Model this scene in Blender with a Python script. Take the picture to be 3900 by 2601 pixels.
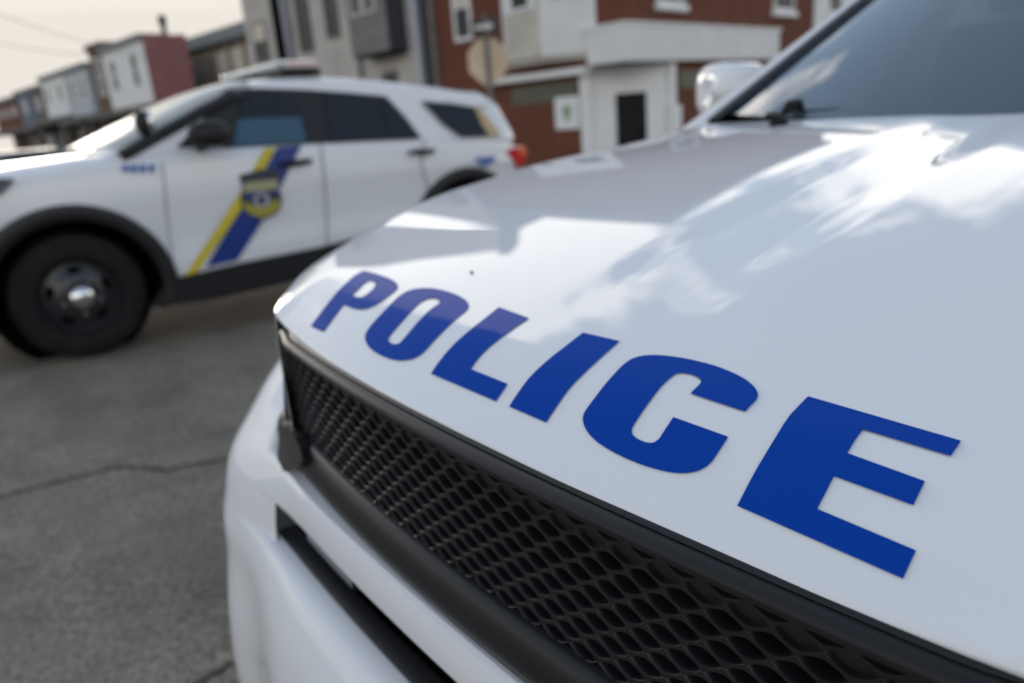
import bpy, bmesh, math, random
import numpy as np
from mathutils import Vector, Matrix, geometry
random.seed(7); rng = np.random.default_rng(7)
scene = bpy.context.scene
for o in list(bpy.data.objects): bpy.data.objects.remove(o)
COL = scene.collection
R = math.radians

# ------------------------------------------------------------------ camera
# world: X = rearwards along the nearer car, Y = towards its passenger side, Z = up
PW, PH, FPX = 3900, 2601, 2800.0
PITCH, ROLL, YAW, HCAM = 17.0, 4.6, 51.5, 1.25
class Lens:
    def __init__(s, yaw):
        y, p, r = R(yaw), R(PITCH), R(ROLL)
        s.C = np.array([0, 0, HCAM])
        s.d = np.array([math.cos(y)*math.cos(p), math.sin(y)*math.cos(p), -math.sin(p)])
        R0 = np.array([math.sin(y), -math.cos(y), 0]); U0 = np.cross(R0, s.d)
        s.R = math.cos(r)*R0 - math.sin(r)*U0; s.U = np.cross(s.R, s.d)
    def ray(s, px, py):
        v = s.d + s.R*((px-PW/2)/FPX) - s.U*((py-PH/2)/FPX)
        return v/np.linalg.norm(v)
    def on(s, p, p0, n):
        v = s.ray(*p); t = np.dot(np.array(p0)-s.C, n)/np.dot(v, n)
        return s.C + t*v
LC = Lens(YAW)                       # car frame
BROT = 5.5                           # the houses stand 5.5 degrees off the cars
LB = Lens(YAW-BROT)                  # house frame
cam_d = bpy.data.cameras.new('camera'); cam = bpy.data.objects.new('camera', cam_d); COL.objects.link(cam)
cam_d.sensor_width = 36; cam_d.lens = FPX/PW*36
cam_d.clip_start = .02; cam_d.clip_end = 3000
M = Matrix.Identity(4)
for i in range(3):
    M[i][0] = LC.R[i]; M[i][1] = LC.U[i]; M[i][2] = -LC.d[i]; M[i][3] = LC.C[i]
cam.matrix_world = M
cam_d.dof.use_dof = True; cam_d.dof.focus_distance = .47; cam_d.dof.aperture_fstop = 4.3
scene.camera = cam

# ------------------------------------------------------------------ sky and sun
SUN_EL, SUN_AZ = 9.0, 86.0          # azimuth measured from +X towards +Y
w = bpy.data.worlds.new('World'); scene.world = w; w.use_nodes = True
nt = w.node_tree; N = nt.nodes; Lk = nt.links; N.clear()
out = N.new('ShaderNodeOutputWorld'); bg = N.new('ShaderNodeBackground'); Lk.new(bg.outputs[0], out.inputs[0])
bg.inputs[1].default_value = .15
sky = N.new('ShaderNodeTexSky'); sky.sky_type = 'NISHITA'; sky.sun_disc = False
sky.sun_elevation = R(SUN_EL); sky.sun_rotation = R(90-SUN_AZ)
sky.air_density = 1.0; sky.dust_density = .8; sky.ozone_density = 2.0
tc = N.new('ShaderNodeTexCoord'); sep = N.new('ShaderNodeSeparateXYZ'); Lk.new(tc.outputs['Generated'], sep.inputs[0])
def math_node(op, a, b=None, clamp=False):
    n = N.new('ShaderNodeMath'); n.operation = op; n.use_clamp = clamp
    for i, v in enumerate((a, b)):
        if v is None: continue
        if isinstance(v, (int, float)): n.inputs[i].default_value = v
        else: Lk.new(v, n.inputs[i])
    return n.outputs[0]
zpos = math_node('MAXIMUM', sep.outputs[2], 0.0)
den = math_node('ADD', zpos, .10)
cx = math_node('DIVIDE', sep.outputs[0], den); cy = math_node('DIVIDE', sep.outputs[1], den)
comb = N.new('ShaderNodeCombineXYZ'); Lk.new(cx, comb.inputs[0]); Lk.new(cy, comb.inputs[1]); comb.inputs[2].default_value = 31.5
nz = N.new('ShaderNodeTexNoise'); nz.inputs['Scale'].default_value = .62; nz.inputs['Detail'].default_value = 9; nz.inputs['Roughness'].default_value = .56
nz.inputs['Distortion'].default_value = .35
Lk.new(comb.outputs[0], nz.inputs['Vector'])
low = N.new('ShaderNodeMapRange'); low.inputs[1].default_value = .22; low.inputs[2].default_value = .56; low.inputs[3].default_value = .16; low.inputs[4].default_value = -.04
Lk.new(sep.outputs[2], low.inputs[0])
cl = math_node('ADD', nz.outputs[0], low.outputs[0])
rmp = N.new('ShaderNodeValToRGB'); rmp.color_ramp.elements[0].position = .55; rmp.color_ramp.elements[1].position = .585; rmp.color_ramp.elements[0].color = (.10, .10, .10, 1)
Lk.new(cl, rmp.inputs[0])
hz = N.new('ShaderNodeMapRange'); hz.inputs[1].default_value = .13; hz.inputs[2].default_value = .32; hz.inputs[3].default_value = 1.0; hz.inputs[4].default_value = 0
hz.interpolation_type = 'SMOOTHSTEP'
Lk.new(sep.outputs[2], hz.inputs[0])
mixc = N.new('ShaderNodeMixRGB'); Lk.new(rmp.outputs[0], mixc.inputs[0]); Lk.new(sky.outputs[0], mixc.inputs[1]); mixc.inputs[2].default_value = (9.6, 9.2, 8.6, 1)
mixh = N.new('ShaderNodeMixRGB'); Lk.new(hz.outputs[0], mixh.inputs[0]); Lk.new(mixc.outputs[0], mixh.inputs[1]); mixh.inputs[2].default_value = (3.5, 3.28, 2.98, 1)
Lk.new(mixh.outputs[0], bg.inputs[0])
sun_d = bpy.data.lights.new('sun', 'SUN'); sun_d.energy = .5; sun_d.angle = R(12); sun_d.color = (1, .9, .78)
sun = bpy.data.objects.new('sun', sun_d); COL.objects.link(sun)
sd = Vector((math.cos(R(SUN_AZ))*math.cos(R(SUN_EL)), math.sin(R(SUN_AZ))*math.cos(R(SUN_EL)), math.sin(R(SUN_EL))))
sun.rotation_euler = (-sd).to_track_quat('-Z', 'Y').to_euler(); sun.location = sd*60
vs = scene.view_settings; vs.view_transform = 'Standard'; vs.look = 'None'; vs.gamma = 1; vs.exposure = .70
scene.render.engine = 'CYCLES'

# ------------------------------------------------------------------ materials
def mat(name, col, rough=.5, metal=0, coat=0, spec=.5, coat_rough=.03):
    m = bpy.data.materials.new(name); m.use_nodes = True
    b = m.node_tree.nodes['Principled BSDF']
    b.inputs['Base Color'].default_value = (*col, 1); b.inputs['Roughness'].default_value = rough
    b.inputs['Metallic'].default_value = metal; b.inputs['Coat Weight'].default_value = coat
    b.inputs['Coat Roughness'].default_value = coat_rough; b.inputs['Specular IOR Level'].default_value = spec
    return m
def noisy(m, scale, c1, c2, detail=4, bump=0, coord='Object', lo=.35, hi=.65, stretch=None, bscale=None):
    t = m.node_tree; b = t.nodes['Principled BSDF']
    tcn = t.nodes.new('ShaderNodeTexCoord'); vec = tcn.outputs[coord]
    if stretch:
        mp = t.nodes.new('ShaderNodeMapping'); mp.inputs['Scale'].default_value = stretch; t.links.new(vec, mp.inputs[0]); vec = mp.outputs[0]
    n = t.nodes.new('ShaderNodeTexNoise'); n.inputs['Scale'].default_value = scale; n.inputs['Detail'].default_value = detail
    t.links.new(vec, n.inputs['Vector'])
    r = t.nodes.new('ShaderNodeValToRGB'); r.color_ramp.elements[0].position = lo; r.color_ramp.elements[1].position = hi
    r.color_ramp.elements[0].color = (*c1, 1); r.color_ramp.elements[1].color = (*c2, 1)
    t.links.new(n.outputs[0], r.inputs[0]); t.links.new(r.outputs[0], b.inputs['Base Color'])
    if bump:
        n2 = t.nodes.new('ShaderNodeTexNoise'); n2.inputs['Scale'].default_value = bscale or scale*3; n2.inputs['Detail'].default_value = 3
        t.links.new(vec, n2.inputs['Vector'])
        bp = t.nodes.new('ShaderNodeBump'); bp.inputs['Strength'].default_value = bump; bp.inputs['Distance'].default_value = .01
        t.links.new(n2.outputs[0], bp.inputs['Height']); t.links.new(bp.outputs[0], b.inputs['Normal'])
    return m
def brick_mat(name, c1, c2, mortar, scale=1.0):
    m = mat(name, c1, .85, spec=.25); t = m.node_tree; b = t.nodes['Principled BSDF']
    g = t.nodes.new('ShaderNodeTexCoord')
    sp = t.nodes.new('ShaderNodeSeparateXYZ'); t.links.new(g.outputs['Object'], sp.inputs[0])
    ad = t.nodes.new('ShaderNodeMath'); ad.operation = 'ADD'; t.links.new(sp.outputs[0], ad.inputs[0]); t.links.new(sp.outputs[1], ad.inputs[1])
    cb = t.nodes.new('ShaderNodeCombineXYZ'); t.links.new(ad.outputs[0], cb.inputs[0]); t.links.new(sp.outputs[2], cb.inputs[1])
    br = t.nodes.new('ShaderNodeTexBrick'); br.inputs['Color1'].default_value = (*c1, 1); br.inputs['Color2'].default_value = (*c2, 1); br.inputs['Mortar'].default_value = (*mortar, 1)
    br.inputs['Scale'].default_value = scale; br.inputs['Brick Width'].default_value = .21; br.inputs['Row Height'].default_value = .07; br.inputs['Mortar Size'].default_value = .006
    t.links.new(cb.outputs[0], br.inputs['Vector'])
    n = t.nodes.new('ShaderNodeTexNoise'); n.inputs['Scale'].default_value = .7; n.inputs['Detail'].default_value = 5; t.links.new(g.outputs['Object'], n.inputs['Vector'])
    mr = t.nodes.new('ShaderNodeMapRange'); mr.inputs[3].default_value = .72; mr.inputs[4].default_value = 1.2; t.links.new(n.outputs[0], mr.inputs[0])
    mx = t.nodes.new('ShaderNodeMixRGB'); mx.blend_type = 'MULTIPLY'; mx.inputs[0].default_value = 1
    t.links.new(br.outputs[0], mx.inputs[1]); t.links.new(mr.outputs[0], mx.inputs[2]); t.links.new(mx.outputs[0], b.inputs['Base Color'])
    return m
def glass_mat(name, tint, refl=1.0, ior=1.5, body=None, bodymix=.0):
    m = bpy.data.materials.new(name); m.use_nodes = True; t = m.node_tree; t.nodes.clear()
    o = t.nodes.new('ShaderNodeOutputMaterial'); mx = t.nodes.new('ShaderNodeMixShader'); fr = t.nodes.new('ShaderNodeFresnel'); fr.inputs[0].default_value = ior
    gl = t.nodes.new('ShaderNodeBsdfGlossy'); gl.inputs['Roughness'].default_value = .01; gl.inputs[0].default_value = (refl, refl, refl, 1)
    tr = t.nodes.new('ShaderNodeBsdfTransparent'); tr.inputs[0].default_value = (*tint, 1); base = tr.outputs[0]
    if body:
        df = t.nodes.new('ShaderNodeBsdfDiffuse'); df.inputs[0].default_value = (*body, 1)
        m2 = t.nodes.new('ShaderNodeMixShader'); m2.inputs[0].default_value = bodymix; t.links.new(tr.outputs[0], m2.inputs[1]); t.links.new(df.outputs[0], m2.inputs[2]); base = m2.outputs[0]
    t.links.new(fr.outputs[0], mx.inputs[0]); t.links.new(base, mx.inputs[1]); t.links.new(gl.outputs[0], mx.inputs[2]); t.links.new(mx.outputs[0], o.inputs[0])
    return m
paint = mat('white_paint', (.78, .80, .83), .7, coat=1.0, spec=0, coat_rough=.008)
paint2 = mat('white_paint_far', (.74, .76, .79), .7, coat=1.0, spec=0)
blue_vinyl = mat('blue_vinyl', (.0005, .050, .36), .6, coat=.22, spec=.0, coat_rough=.02)
blue_far = mat('blue_stripe', (.004, .03, .22), .35, coat=.5)
yellow_far = mat('yellow_stripe', (.62, .50, .01), .4, coat=.4)
gold_far = mat('gold_badge', (.34, .30, .04), .45)
black_pl = noisy(mat('black_textured_plastic', (.012, .012, .014), .48, spec=.3), 900, (.010, .010, .012), (.016, .016, .018), 2, bump=.05, bscale=1800)
black_sat = mat('black_satin_plastic', (.012, .012, .014), .42, spec=.38)
black_gr = mat('black_grille_plastic', (.009, .009, .0105), .34, spec=.55)
rubber = mat('rubber', (.012, .012, .013), .75, spec=.3)
tyre_m = noisy(mat('tyre_rubber', (.02, .02, .021), .85, spec=.2), 20, (.011, .011, .012), (.018, .018, .018))
void = mat('dark_cavity', (.003, .003, .003), .95, spec=.05)
chrome = mat('chrome', (.75, .76, .78), .08, metal=1)
steel = mat('black_steel_wheel', (.022, .023, .026), .30, spec=.6)
interior = mat('dark_interior', (.012, .013, .016), .8, spec=.2)
wind_glass = glass_mat('windscreen_glass', (.25, .32, .36), .95, 1.8, (.13, .25, .37), .30)  # blue sky reflection painted in as a diffuse body colour
tint_glass = glass_mat('tinted_glass', (.10, .13, .18), .9, body=(.01, .014, .022), bodymix=.6)
teal_reflection_glass = glass_mat('half_open_glass', (.2, .3, .36), .9, 1.6, (.035, .10, .16), .85)  # teal reflection on the lower pane, painted as diffuse colour
clear_glass = glass_mat('door_glass', (.30, .42, .50), .9)
red_lens = mat('red_lens', (.55, .006, .008), .12, coat=1)
orange_highlight = mat('orange_highlight', (.8, .16, .06), .15, coat=1)
pale_lens = mat('pale_lens', (.15, .165, .20), .35, coat=.2)
lamp_dark = mat('headlamp_dark_lens', (.02, .025, .035), .1, coat=1)

# ------------------------------------------------------------------ mesh helpers
def link(o, parent=None):
    COL.objects.link(o)
    if parent is not None: o.parent = parent
    return o
def mesh(name, verts, faces, m, parent=None, smooth=False, origin=None):
    me = bpy.data.meshes.new(name)
    v = np.asarray([tuple(p) for p in verts], float)
    if origin is not None: v = v - np.asarray(origin, float)
    me.from_pydata([tuple(p) for p in v], [], [tuple(f) for f in faces]); me.materials.append(m)
    if smooth:
        for p in me.polygons: p.use_smooth = True
    me.update()
    o = bpy.data.objects.new(name, me); link(o, parent)
    return o
def auto_smooth(o, ang=35):
    me = o.data
    bm = bmesh.new(); bm.from_mesh(me)
    bmesh.ops.recalc_face_normals(bm, faces=bm.faces)
    for e in bm.edges:
        if len(e.link_faces) == 2: e.smooth = e.calc_face_angle(0) < R(ang)
    for f in bm.faces: f.smooth = True
    bm.to_mesh(me); bm.free()
    return o
def thing(name, loc, label, cat, group=None, rz=0):
    e = bpy.data.objects.new(name, None); e.empty_display_size = .2; link(e)
    e.location = loc; e.rotation_euler = (0, 0, rz); e['label'] = label; e['category'] = cat
    if group: e['group'] = group
    return e
def grid(name, P, m, parent, smooth=True, closed_u=False, closed_v=False):
    nu, nv = len(P), len(P[0]); verts = [p for row in P for p in row]; faces = []
    for i in range(nu - (0 if closed_u else 1)):
        for j in range(nv - (0 if closed_v else 1)):
            a, b = i, (i+1) % nu; c, d = j, (j+1) % nv
            faces.append((a*nv+c, b*nv+c, b*nv+d, a*nv+d))
    return mesh(name, verts, faces, m, parent, smooth)
BOXF = [(0, 1, 3, 2), (4, 6, 7, 5), (0, 4, 5, 1), (2, 3, 7, 6), (0, 2, 6, 4), (1, 5, 7, 3)]
def boxv(x0, x1, y0, y1, z0, z1): return [(x, y, z) for x in (x0, x1) for y in (y0, y1) for z in (z0, z1)]
def box(name, parent, m, x0, x1, y0, y1, z0, z1, bevel=0):
    o = mesh(name, boxv(x0, x1, y0, y1, z0, z1), BOXF, m, parent)
    if bevel:
        bm = bmesh.new(); bm.from_mesh(o.data)
        bmesh.ops.bevel(bm, geom=bm.edges[:], offset=bevel, segments=2, affect='EDGES', profile=.6)
        bmesh.ops.recalc_face_normals(bm, faces=bm.faces); bm.to_mesh(o.data); bm.free()
    return o
def tubev(pts, r, n=8):
    pts = [Vector(p) for p in pts]; V = []; F = []
    for i, p in enumerate(pts):
        t = (pts[min(i+1, len(pts)-1)] - pts[max(i-1, 0)]).normalized()
        a = t.orthogonal().normalized(); b = t.cross(a); rr = r[i] if isinstance(r, (list, tuple)) else r
        for k in range(n): V.append(p + (a*math.cos(2*math.pi*k/n) + b*math.sin(2*math.pi*k/n))*rr)
    for i in range(len(pts)-1):
        for k in range(n): F.append((i*n+k, i*n+(k+1) % n, (i+1)*n+(k+1) % n, (i+1)*n+k))
    F.append(tuple(range(n))[::-1]); F.append(tuple((len(pts)-1)*n+k for k in range(n)))
    return V, F
def tube(name, parent, m, pts, r, n=8): V, F = tubev(pts, r, n); return mesh(name, V, F, m, parent, True)
def lathe(name, parent, m, prof, c, n=40, cap=False):
    """prof: (radius, offset along +Y) around the axis through c"""
    P = [[(c[0]+r*math.cos(2*math.pi*k/n), c[1]+o, c[2]+r*math.sin(2*math.pi*k/n)) for k in range(n)] for r, o in prof]
    o = grid(name, P, m, parent, True, False, True); auto_smooth(o, 40); return o
def prism(name, parent, m, pts, n, thick):
    """polygon pts pushed by thick along n"""
    n = np.array(n, float)*thick; A = [np.array(p, float) for p in pts]; k = len(A)
    V = A + [p+n for p in A]; F = [tuple(range(k)), tuple(range(2*k-1, k-1, -1))] + [(i, (i+1) % k, k+(i+1) % k, k+i) for i in range(k)]
    o = mesh(name, V, F, m, parent)
    bm = bmesh.new(); bm.from_mesh(o.data); bmesh.ops.recalc_face_normals(bm, faces=bm.faces); bm.to_mesh(o.data); bm.free()
    return o
def hermite(xs, ys):
    xs = np.array(xs, float); ys = np.array(ys, float); m = np.gradient(ys, xs)
    def f(x):
        x = np.asarray(x, float); i = np.clip(np.searchsorted(xs, x)-1, 0, len(xs)-2); h = xs[i+1]-xs[i]; t = np.clip((x-xs[i])/h, 0, 1)
        return ((2*t**3-3*t*t+1)*ys[i]+(t**3-2*t*t+t)*h*m[i]+(-2*t**3+3*t*t)*ys[i+1]+(t**3-t*t)*h*m[i+1])
    return f
def sstep(a, b, x): t = np.clip((np.asarray(x, float)-a)/(b-a), 0, 1); return t*t*(3-2*t)
def cut(o, cutters):
    for cu in cutters:
        md = o.modifiers.new('cut', 'BOOLEAN'); md.operation = 'DIFFERENCE'; md.object = cu; md.solver = 'EXACT'
    bpy.context.view_layer.update(); dg = bpy.context.evaluated_depsgraph_get(); me = bpy.data.meshes.new_from_object(o.evaluated_get(dg))
    o.modifiers.clear(); old = o.data; o.data = me; bpy.data.meshes.remove(old)
    for cu in cutters: bpy.data.objects.remove(cu)
def cyl_y(c, r, y0, y1, n=40):
    V = [(c[0]+r*math.cos(2*math.pi*k/n), y, c[1]+r*math.sin(2*math.pi*k/n)) for y in (y0, y1) for k in range(n)]
    F = [tuple(range(n)), tuple(range(2*n-1, n-1, -1))] + [(k, (k+1) % n, n+(k+1) % n, n+k) for k in range(n)]
    o = mesh('cutter', V, F, void)
    bm = bmesh.new(); bm.from_mesh(o.data); bmesh.ops.recalc_face_normals(bm, faces=bm.faces); bm.to_mesh(o.data); bm.free(); return o

# ------------------------------------------------------------------ ground
SLOPE = -.03
CAMBER = -.011
def zg(x, y=0): return SLOPE*(x-.75)+CAMBER*max(min(y, 8), -20)
asphalt = mat('asphalt', (.1, .1, .1), .88, spec=.3)
t = asphalt.node_tree; b = t.nodes['Principled BSDF']; tcn = t.nodes.new('ShaderNodeTexCoord')
def tn(scale, det=4, rough=.5):
    n = t.nodes.new('ShaderNodeTexNoise'); n.inputs['Scale'].default_value = scale; n.inputs['Detail'].default_value = det; n.inputs['Roughness'].default_value = rough
    t.links.new(tcn.outputs['Object'], n.inputs['Vector']); return n.outputs[0]
r1 = t.nodes.new('ShaderNodeValToRGB'); r1.color_ramp.elements[0].position = .36; r1.color_ramp.elements[1].position = .66
r1.color_ramp.elements[0].color = (.10, .092, .078, 1); r1.color_ramp.elements[1].color = (.37, .335, .285, 1); t.links.new(tn(60, 6, .75), r1.inputs[0])
r2 = t.nodes.new('ShaderNodeValToRGB'); r2.color_ramp.elements[0].color = (.76, .76, .77, 1); r2.color_ramp.elements[1].color = (1.15, 1.12, 1.08, 1)
r2.color_ramp.elements[0].position = .3; r2.color_ramp.elements[1].position = .7; t.links.new(tn(3.2, 5, .6), r2.inputs[0])
r3 = t.nodes.new('ShaderNodeValToRGB'); r3.color_ramp.elements[0].color = (.88, .87, .87, 1); r3.color_ramp.elements[1].color = (1.06, 1.05, 1.03, 1)
r3.color_ramp.elements[0].position = .40; r3.color_ramp.elements[1].position = .50; t.links.new(tn(.9, 6, .62), r3.inputs[0])
mu0 = t.nodes.new('ShaderNodeMixRGB'); mu0.blend_type = 'MULTIPLY'; mu0.inputs[0].default_value = 1; t.links.new(r2.outputs[0], mu0.inputs[1]); t.links.new(r3.outputs[0], mu0.inputs[2])
mu = t.nodes.new('ShaderNodeMixRGB'); mu.blend_type = 'MULTIPLY'; mu.inputs[0].default_value = 1
t.links.new(r1.outputs[0], mu.inputs[1]); t.links.new(mu0.outputs[0], mu.inputs[2]); t.links.new(mu.outputs[0], b.inputs['Base Color'])
bp = t.nodes.new('ShaderNodeBump'); bp.inputs['Strength'].default_value = .7; bp.inputs['Distance'].default_value = .006; t.links.new(tn(160, 3), bp.inputs['Height']); t.links.new(bp.outputs[0], b.inputs['Normal'])
xs = [-400, -60, -20, 40, 60, 400]; ys = [-400, -20, 8, 80, 400]
gv = [(x, y, zg(max(min(x, 60), -60), y)) for x in xs for y in ys]
gf = [(i*5+j, (i+1)*5+j, (i+1)*5+j+1, i*5+j+1) for i in range(5) for j in range(4)]
road = mesh('road', gv, gf, asphalt); road['kind'] = 'structure'; road['label'] = 'worn grey asphalt road with long dark cracks'
crack_m = mat('tarred_crack', (.035, .033, .030), .9, spec=.2)
def gpt(px, py):                                       # pixel -> point on the sloping road
    return LC.on((px, py), (.75, 0, 0), (-SLOPE, -CAMBER, 1))
def crack(pix, wid):
    P = [gpt(*p) for p in pix]; Q = []
    for a, b2 in zip(P[:-1], P[1:]):
        for k in range(10): Q.append(a+(b2-a)*k/10)
    L_, R_ = [], []
    for i in range(1, len(Q)-1):
        d = Q[i+1]-Q[i-1]; n = np.array([-d[1], d[0], 0]); n /= np.linalg.norm(n); j = rng.normal(0, .008)
        wv = wid*(.5+.9*rng.random())
        for S, sg in ((L_, 1), (R_, -1)):
            q = Q[i]+n*(j+sg*wv/2); S.append((q[0], q[1], zg(q[0], q[1])+.004))
    k = len(L_)
    mesh('crack', L_+R_, [(i, i+1, k+i+1, k+i) for i in range(k-1)], crack_m, road)
crack([(-400, 1960), (0, 1890), (180, 1845), (330, 1810), (430, 1782), (500, 1780), (640, 1790), (760, 1765), (860, 1750), (930, 1735), (1300, 1660)], .017)
crack([(600, 2680), (770, 2590), (820, 2560), (920, 2510), (1150, 2400)], .014)

# ------------------------------------------------------------------ nearer police car
T, YC = .02, .48                       # slight lean of the car on the road, centre line
CAR = thing('police_car', (1.6, YC, zg(1.6)), 'white police car filling the foreground, large blue POLICE lettering on its bonnet', 'police car')
CO = np.array(CAR.location)
def cm(name, verts, faces, m, parent=CAR, smooth=False):
    return mesh(name, verts, faces, m, parent, smooth, origin=CO)
def cgrid(name, P, m, parent=CAR, smooth=True, closed_v=False):
    return grid(name, [[np.asarray(p, float)-CO for p in row] for row in P], m, parent, smooth, False, closed_v)
def plan(v): v = np.asarray(v, float); return .316+np.where(v > 0, .17, .12)*v*v
_bv = [0, .1, .2, .3, .4, .45, .47, .49, .52, .58, .64, .69, .71, .72]
_bx = [.316, .3177, .3228, .3313, .3432, .3505, .354, .3645, .39, .446, .521, .614, .69, .80]
_xb = hermite(_bv, _bx)
def xb(v):
    v = np.asarray(v, float); a = np.abs(v)
    return np.where(v > 0, _xb(a), _xb(a)-.05*np.minimum(a, .45)**2)
_A = hermite([0, .40, .44, .48, .52, .56, .62, .8], [.03, .03, .0275, .021, .011, .004, .0, .0])
_Zs = hermite([.30, .446, .521, .614, .691, .80, .905, 1.02, 1.148, 1.286, 1.44, 1.576, 1.70], [1.04, 1.059, 1.066, 1.081, 1.102, 1.123, 1.137, 1.151, 1.159, 1.165, 1.177, 1.193, 1.206])
DR = .10
_ev = np.concatenate([np.linspace(.47, .72, 60), np.full(14, .72)]); _ex = np.concatenate([_xb(np.linspace(.47, .72, 60)), np.linspace(.85, 1.9, 14)])
_ew = sstep(.46, .56, _ev)
def edge_dist(x, a):
    x = np.asarray(x, float); a = np.asarray(a, float); P0 = np.stack([_ex, _ev], 1); A_, B_ = P0[:-1], P0[1:]; d = B_-A_
    q = np.stack([x, a], -1)[..., None, :]; t_ = np.clip(((q-A_)*d).sum(-1)/np.maximum((d*d).sum(-1), 1e-9), 0, 1)
    r_ = np.linalg.norm(q-(A_+d*t_[..., None]), axis=-1); k = np.argmin(r_, -1)
    return np.min(r_, -1), _ew[k]
def hood(x, y):
    x = np.asarray(x, float); y = np.asarray(y, float); v = y-YC; u = x-.316
    zc = 1.03+.2*u-.043*u*u
    z = zc+T*v+(_Zs(x)-T*.72-zc)*(v/.72)**2
    d = np.maximum(x-xb(np.clip(v, -.72, .72)), 0)
    z = z-_A(np.minimum(np.abs(v), .72))*np.maximum(1-d/DR, 0)**2
    # narrow raised spine down the middle
    sp = sstep(-.115, -.045, v)*(1-sstep(.022, .092, v))*sstep(.38, .80, x)*(1-.55*sstep(1.1, 1.42, x))
    z = z-.0048*sp
    e, wgt = edge_dist(x, np.minimum(np.abs(v), .72)); z = z-.013*wgt*np.maximum(1-e/.055, 0)**2.2
    xr_ = 1.43+.20*(np.minimum(np.abs(v), .72)/.72)**2; z = z-.007*np.clip((x-(xr_-.06))/.06, 0, 1)**2
    return z
def rear(v): return 1.43+.20*(np.abs(v)/.72)**2
# bonnet skin
vv = np.sin(np.linspace(-math.pi/2, math.pi/2, 181))*.72
vv = np.unique(np.concatenate([vv, np.linspace(-.11, .09, 73), np.linspace(.40, .60, 61)]))
tt = np.concatenate([np.linspace(0, .12, 56)[:-1], np.linspace(.12, 1, 90)])
P = []
for v in vv:
    x0, x1 = float(xb(v)), float(rear(v)); row = []
    zl = float(hood(x0, v+YC))
    for dx, dz in ((.020, -.010), (.008, -.0085), (.0025, -.006), (.0004, -.003)): row.append((x0+dx, v+YC, zl+dz))
    xs_ = x0+(x1-x0)*tt; zs_ = hood(xs_, np.full_like(xs_, v+YC))
    row += [(a, v+YC, z) for a, z in zip(xs_, zs_)]
    row += [(x1+.004, v+YC, zs_[-1]-.003), (x1+.004, v+YC, zs_[-1]-.02)]
    P.append(row)
HOOD = cgrid('bonnet', P, paint)
# lettering, traced on the bonnet surface
def Z(pts, ox, oy, s): return [(ox+a*s, oy+b2*s) for a, b2 in pts]
LET = {
'P': [Z([(1325,135),(1500,175),(1750,255),(1900,310),(2010,370),(2075,430),(2095,490),(2070,550),(1990,620),(1850,730),(1700,840),(1560,920),(1420,980),(1280,1005),(1150,990),(1020,955),(920,905),(885,900),(860,920),(430,1500),(145,1375),(500,900),(750,590),(950,400),(1100,255),(1210,195)],1160,1010,.17029),
      Z([(1480,355),(1540,375),(1585,415),(1590,455),(1550,530),(1450,625),(1370,685),(1300,725),(1220,735),(1130,715),(1085,690),(1090,665),(1180,580),(1300,460),(1410,370)],1160,1010,.17029)],
'O': [Z([(1280,100),(1450,105),(1620,130),(1800,180),(1960,240),(2080,310),(2150,370),(2180,435),(2160,500),(2100,560),(1980,650),(1800,820),(1600,1020),(1450,1180),(1350,1300),(1240,1400),(1130,1460),(1000,1500),(870,1510),(720,1495),(560,1445),(400,1370),(270,1280),(190,1180),(160,1080),(170,990),(230,880),(350,740),(500,580),(650,420),(800,270),(950,170),(1100,120)],1360,1080,.19583),
      Z([(1460,290),(1530,300),(1590,330),(1620,370),(1590,410),(1480,480),(1400,540),(1280,660),(1150,800),(1020,960),(920,1080),(850,1160),(780,1190),(720,1192),(650,1165),(610,1110),(620,1060),(680,980),(800,840),(950,670),(1100,500),(1230,380),(1350,315)],1360,1080,.19583)],
'L': [Z([(1128,92),(1590,260),(1400,385),(1200,530),(1000,690),(880,800),(790,910),(700,1038),(1265,1265),(1088,1530),(92,1107),(200,945),(330,780),(480,620),(700,430),(900,275)],1620,1150,.24867)],
'I': [Z([(1275,85),(1867,222),(1700,365),(1500,545),(1300,735),(1120,915),(1000,1060),(850,1280),(685,1530),(88,1272),(200,1100),(330,915),(430,790),(530,690),(700,535),(900,375),(1100,220)],1920,1250,.23602)],
'C': [Z([(1170,838),(1838,1078),(1700,1290),(1640,1380),(1560,1450),(1450,1500),(1300,1522),(1150,1510),(1000,1480),(800,1420),(600,1340),(400,1240),(250,1145),(150,1050),(90,960),(65,870),(75,800),(110,740),(200,620),(320,460),(450,310),(550,205),(650,130),(780,90),(930,80),(1100,92),(1300,120),(1500,165),(1700,220),(1900,300),(2050,380),(2150,465),(2200,545),(2190,610),(2150,660),(2090,715),(2045,772),(1378,552),(1430,495),(1490,440),(1510,400),(1480,360),(1400,320),(1270,298),(1200,310),(1150,345),(1050,430),(980,515),(900,620),(800,760),(700,910),(660,990),(670,1050),(730,1100),(820,1140),(890,1152),(950,1140),(1000,1100),(1050,1020)],2200,1330,.3125)],
'E': [Z([(622,70),(1840,425),(1757,545),(1060,333),(1000,410),(935,522),(1553,745),(1460,935),(830,703),(697,963),(1483,1293),(1380,1518),(62,937),(200,670),(320,470),(460,240),(540,155)],2780,1480,.47842)]}
def hood_hit(px, py):
    v = LC.ray(px, py); ts = np.linspace(.25, 2.4, 900); Q = LC.C+ts[:, None]*v
    g = Q[:, 2]-hood(Q[:, 0], Q[:, 1]); i = int(np.argmax(g < 0)); lo, hi = ts[i-1], ts[i]
    for _ in range(22):
        mid = (lo+hi)/2; q = LC.C+mid*v
        if q[2]-float(hood(q[0], q[1])) > 0: lo = mid
        else: hi = mid
    q = LC.C+lo*v; return q
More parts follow.
